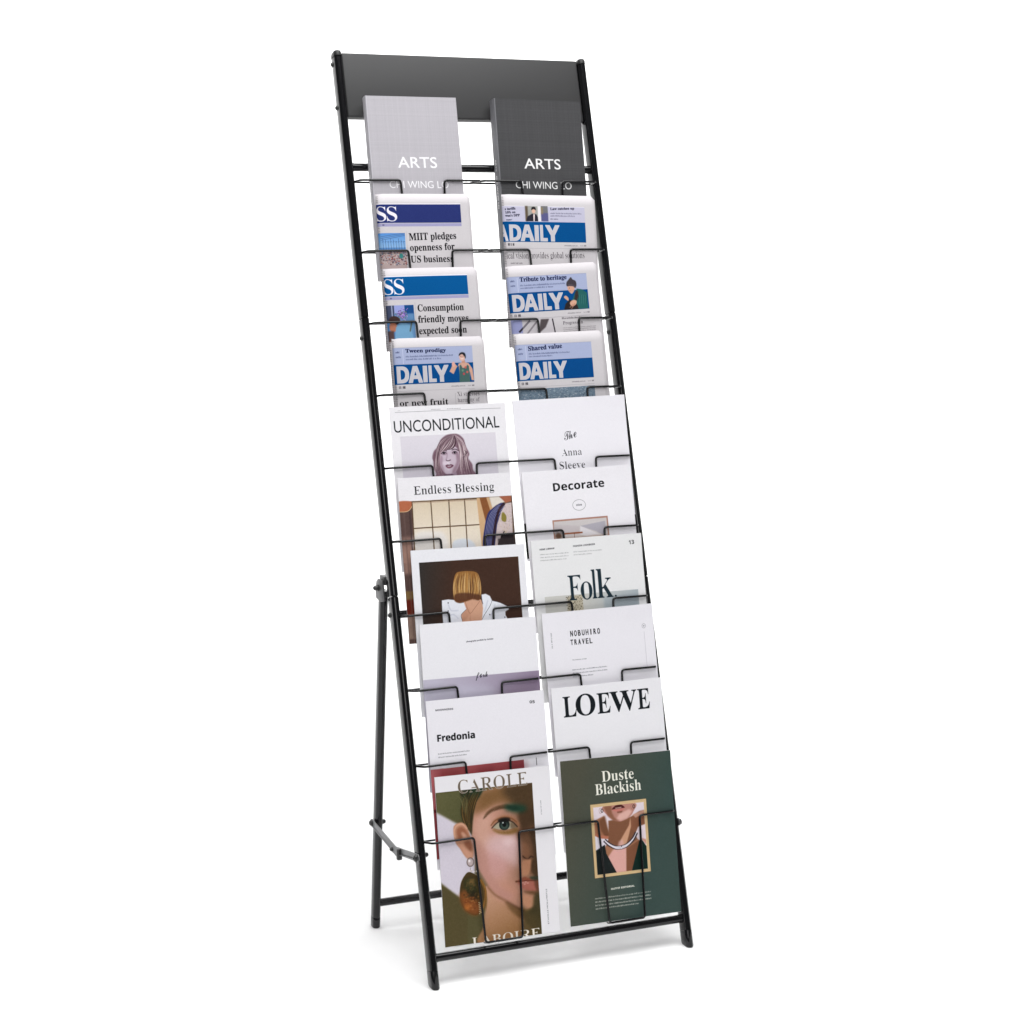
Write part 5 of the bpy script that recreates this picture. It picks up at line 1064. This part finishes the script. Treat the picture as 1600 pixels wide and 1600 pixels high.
def art_book(w, h, bg, ink, key):
    def f():
        p = Print(w, h, bg)
        if key == 'L1': A = [(47.8, 121.4), (117.4, 120.4), (49.4, 103.3)]; B = [(29.4, 156.0), (135.3, 155.2), (30.5, 144.1)]
        else: A = [(47.9, 120.9), (116.4, 120.3), (49.3, 103.6)]; B = [(29.1, 155.8), (134.8, 154.5), (30.0, 143.5)]
        A = [(A[0][0], A[0][1]), (A[1][0], A[0][1]), (A[0][0], A[2][1])]; B = [(B[0][0], B[0][1]), (B[1][0], B[0][1]), (B[0][0], B[2][1])]
        p.text('ARTS', 'D', A, ink, fat=.22); p.text('CHI WING LO', 'D', B, ink)
        g = RNG
        for _ in range(2): # woven book cloth
            n = g.normal(0, 1, (p.H, 1)); m = g.normal(0, 1, (1, p.W)); p.a += (n*.006+m*.006)[..., None]
        p.grain(.010); return p
    return f
def art_spine(w, h, bg, ink):
    def f():
        p = Print(w, h, bg, k=5.0); c = w*.5
        p.text('ARTS   CHI WING LO', 'D', [(c-1.9, 104), (c-1.9, 190), (c+1.9, 104)], ink, fat=.10); p.grain(.01); return p
    return f
# ------------------------------------------------------------------ fill the rack
clothL = mat('pale_grey_book_cloth', (.50, .48, .52), .65, .25, bump=.35, bscale=1400)
clothD = mat('charcoal_book_cloth', (.055, .055, .058), .6, .25, bump=.35, bscale=1400)
book('L1', art_book(162, 311, (178, 175, 181), (240, 239, 242), 'L1')(), art_spine(16, 311, (186, 184, 190), (236, 236, 238))(), 'pale grey cloth-bound book titled ARTS in the top left pocket', clothL)
book('R1', art_book(162.5, 311, (64, 64, 66), (232, 232, 232), 'R1')(), art_spine(21, 311, (112, 112, 116), (236, 236, 236))(), 'charcoal cloth-bound book titled ARTS in the top right pocket', clothD)
newspaper('L2', art_ss((42, 52, 110), ('MIIT pledges', 'openness for', 'US business'), 2)(), 'folded newspaper with indigo SS band and headline MIIT pledges openness, left column')
newspaper('L3', art_ss((6, 84, 146), ('Consumption', 'friendly moves', 'expected soon'), 3)(), 'folded newspaper with bright blue SS band and headline Consumption friendly moves')
newspaper('L4', art_daily('L4', 158.7, 'Tween prodigy', '', swimmer)(), 'folded DAILY newspaper headed Tween prodigy with a waving swimmer, left column')
newspaper('R2', art_catch(), 'folded DAILY newspaper headed Law catches up, just below the charcoal book')
newspaper('R3', art_daily('R3', 166.5, 'Tribute to heritage', '', artisan)(), 'folded DAILY newspaper headed Tribute to heritage with a man in a beanie')
newspaper('R4', art_daily('R4', 161.4, 'Shared value', '', None)(), 'folded DAILY newspaper headed Shared value, lowest newspaper of the right column')
magazine('L5', art_unconditional(), 'white magazine titled UNCONDITIONAL with a long-haired woman on the cover')
magazine('L6', art_blessing(), 'magazine titled Endless Blessing with a paned window and floral dress on its cover')
magazine('L7', art_bob(), 'magazine with a blonde bob seen from behind on a dark brown cover picture')
magazine('L8', art_fork(), 'white and lilac magazine with fork in thin handwriting')
magazine('L9', art_fredonia(), 'white magazine titled Fredonia, number 05, with a burgundy panel')
magazine('L10', art_carole(), "magazine titled CAROLE with a close-up of a woman's face and large earring, bottom left pocket")
magazine('R5', art_anna(), 'plain white magazine reading The Anna Sleeve, topmost magazine of the right column')
magazine('R6', art_decorate(), 'white magazine titled Decorate with a small oval mark and framed room picture')
magazine('R7', art_folk(), 'pale grey magazine titled Folk, number 13, in tall serif letters')
magazine('R8', art_travel(), 'white magazine with spaced capitals NOBUHIRO TRAVEL')
magazine('R9', art_serif_brand(), 'white magazine with one wide black serif word in capitals, second from bottom on the right')
magazine('R10', art_duste(), 'dark green magazine titled Duste Blackish with a framed necklace portrait, bottom right pocket')
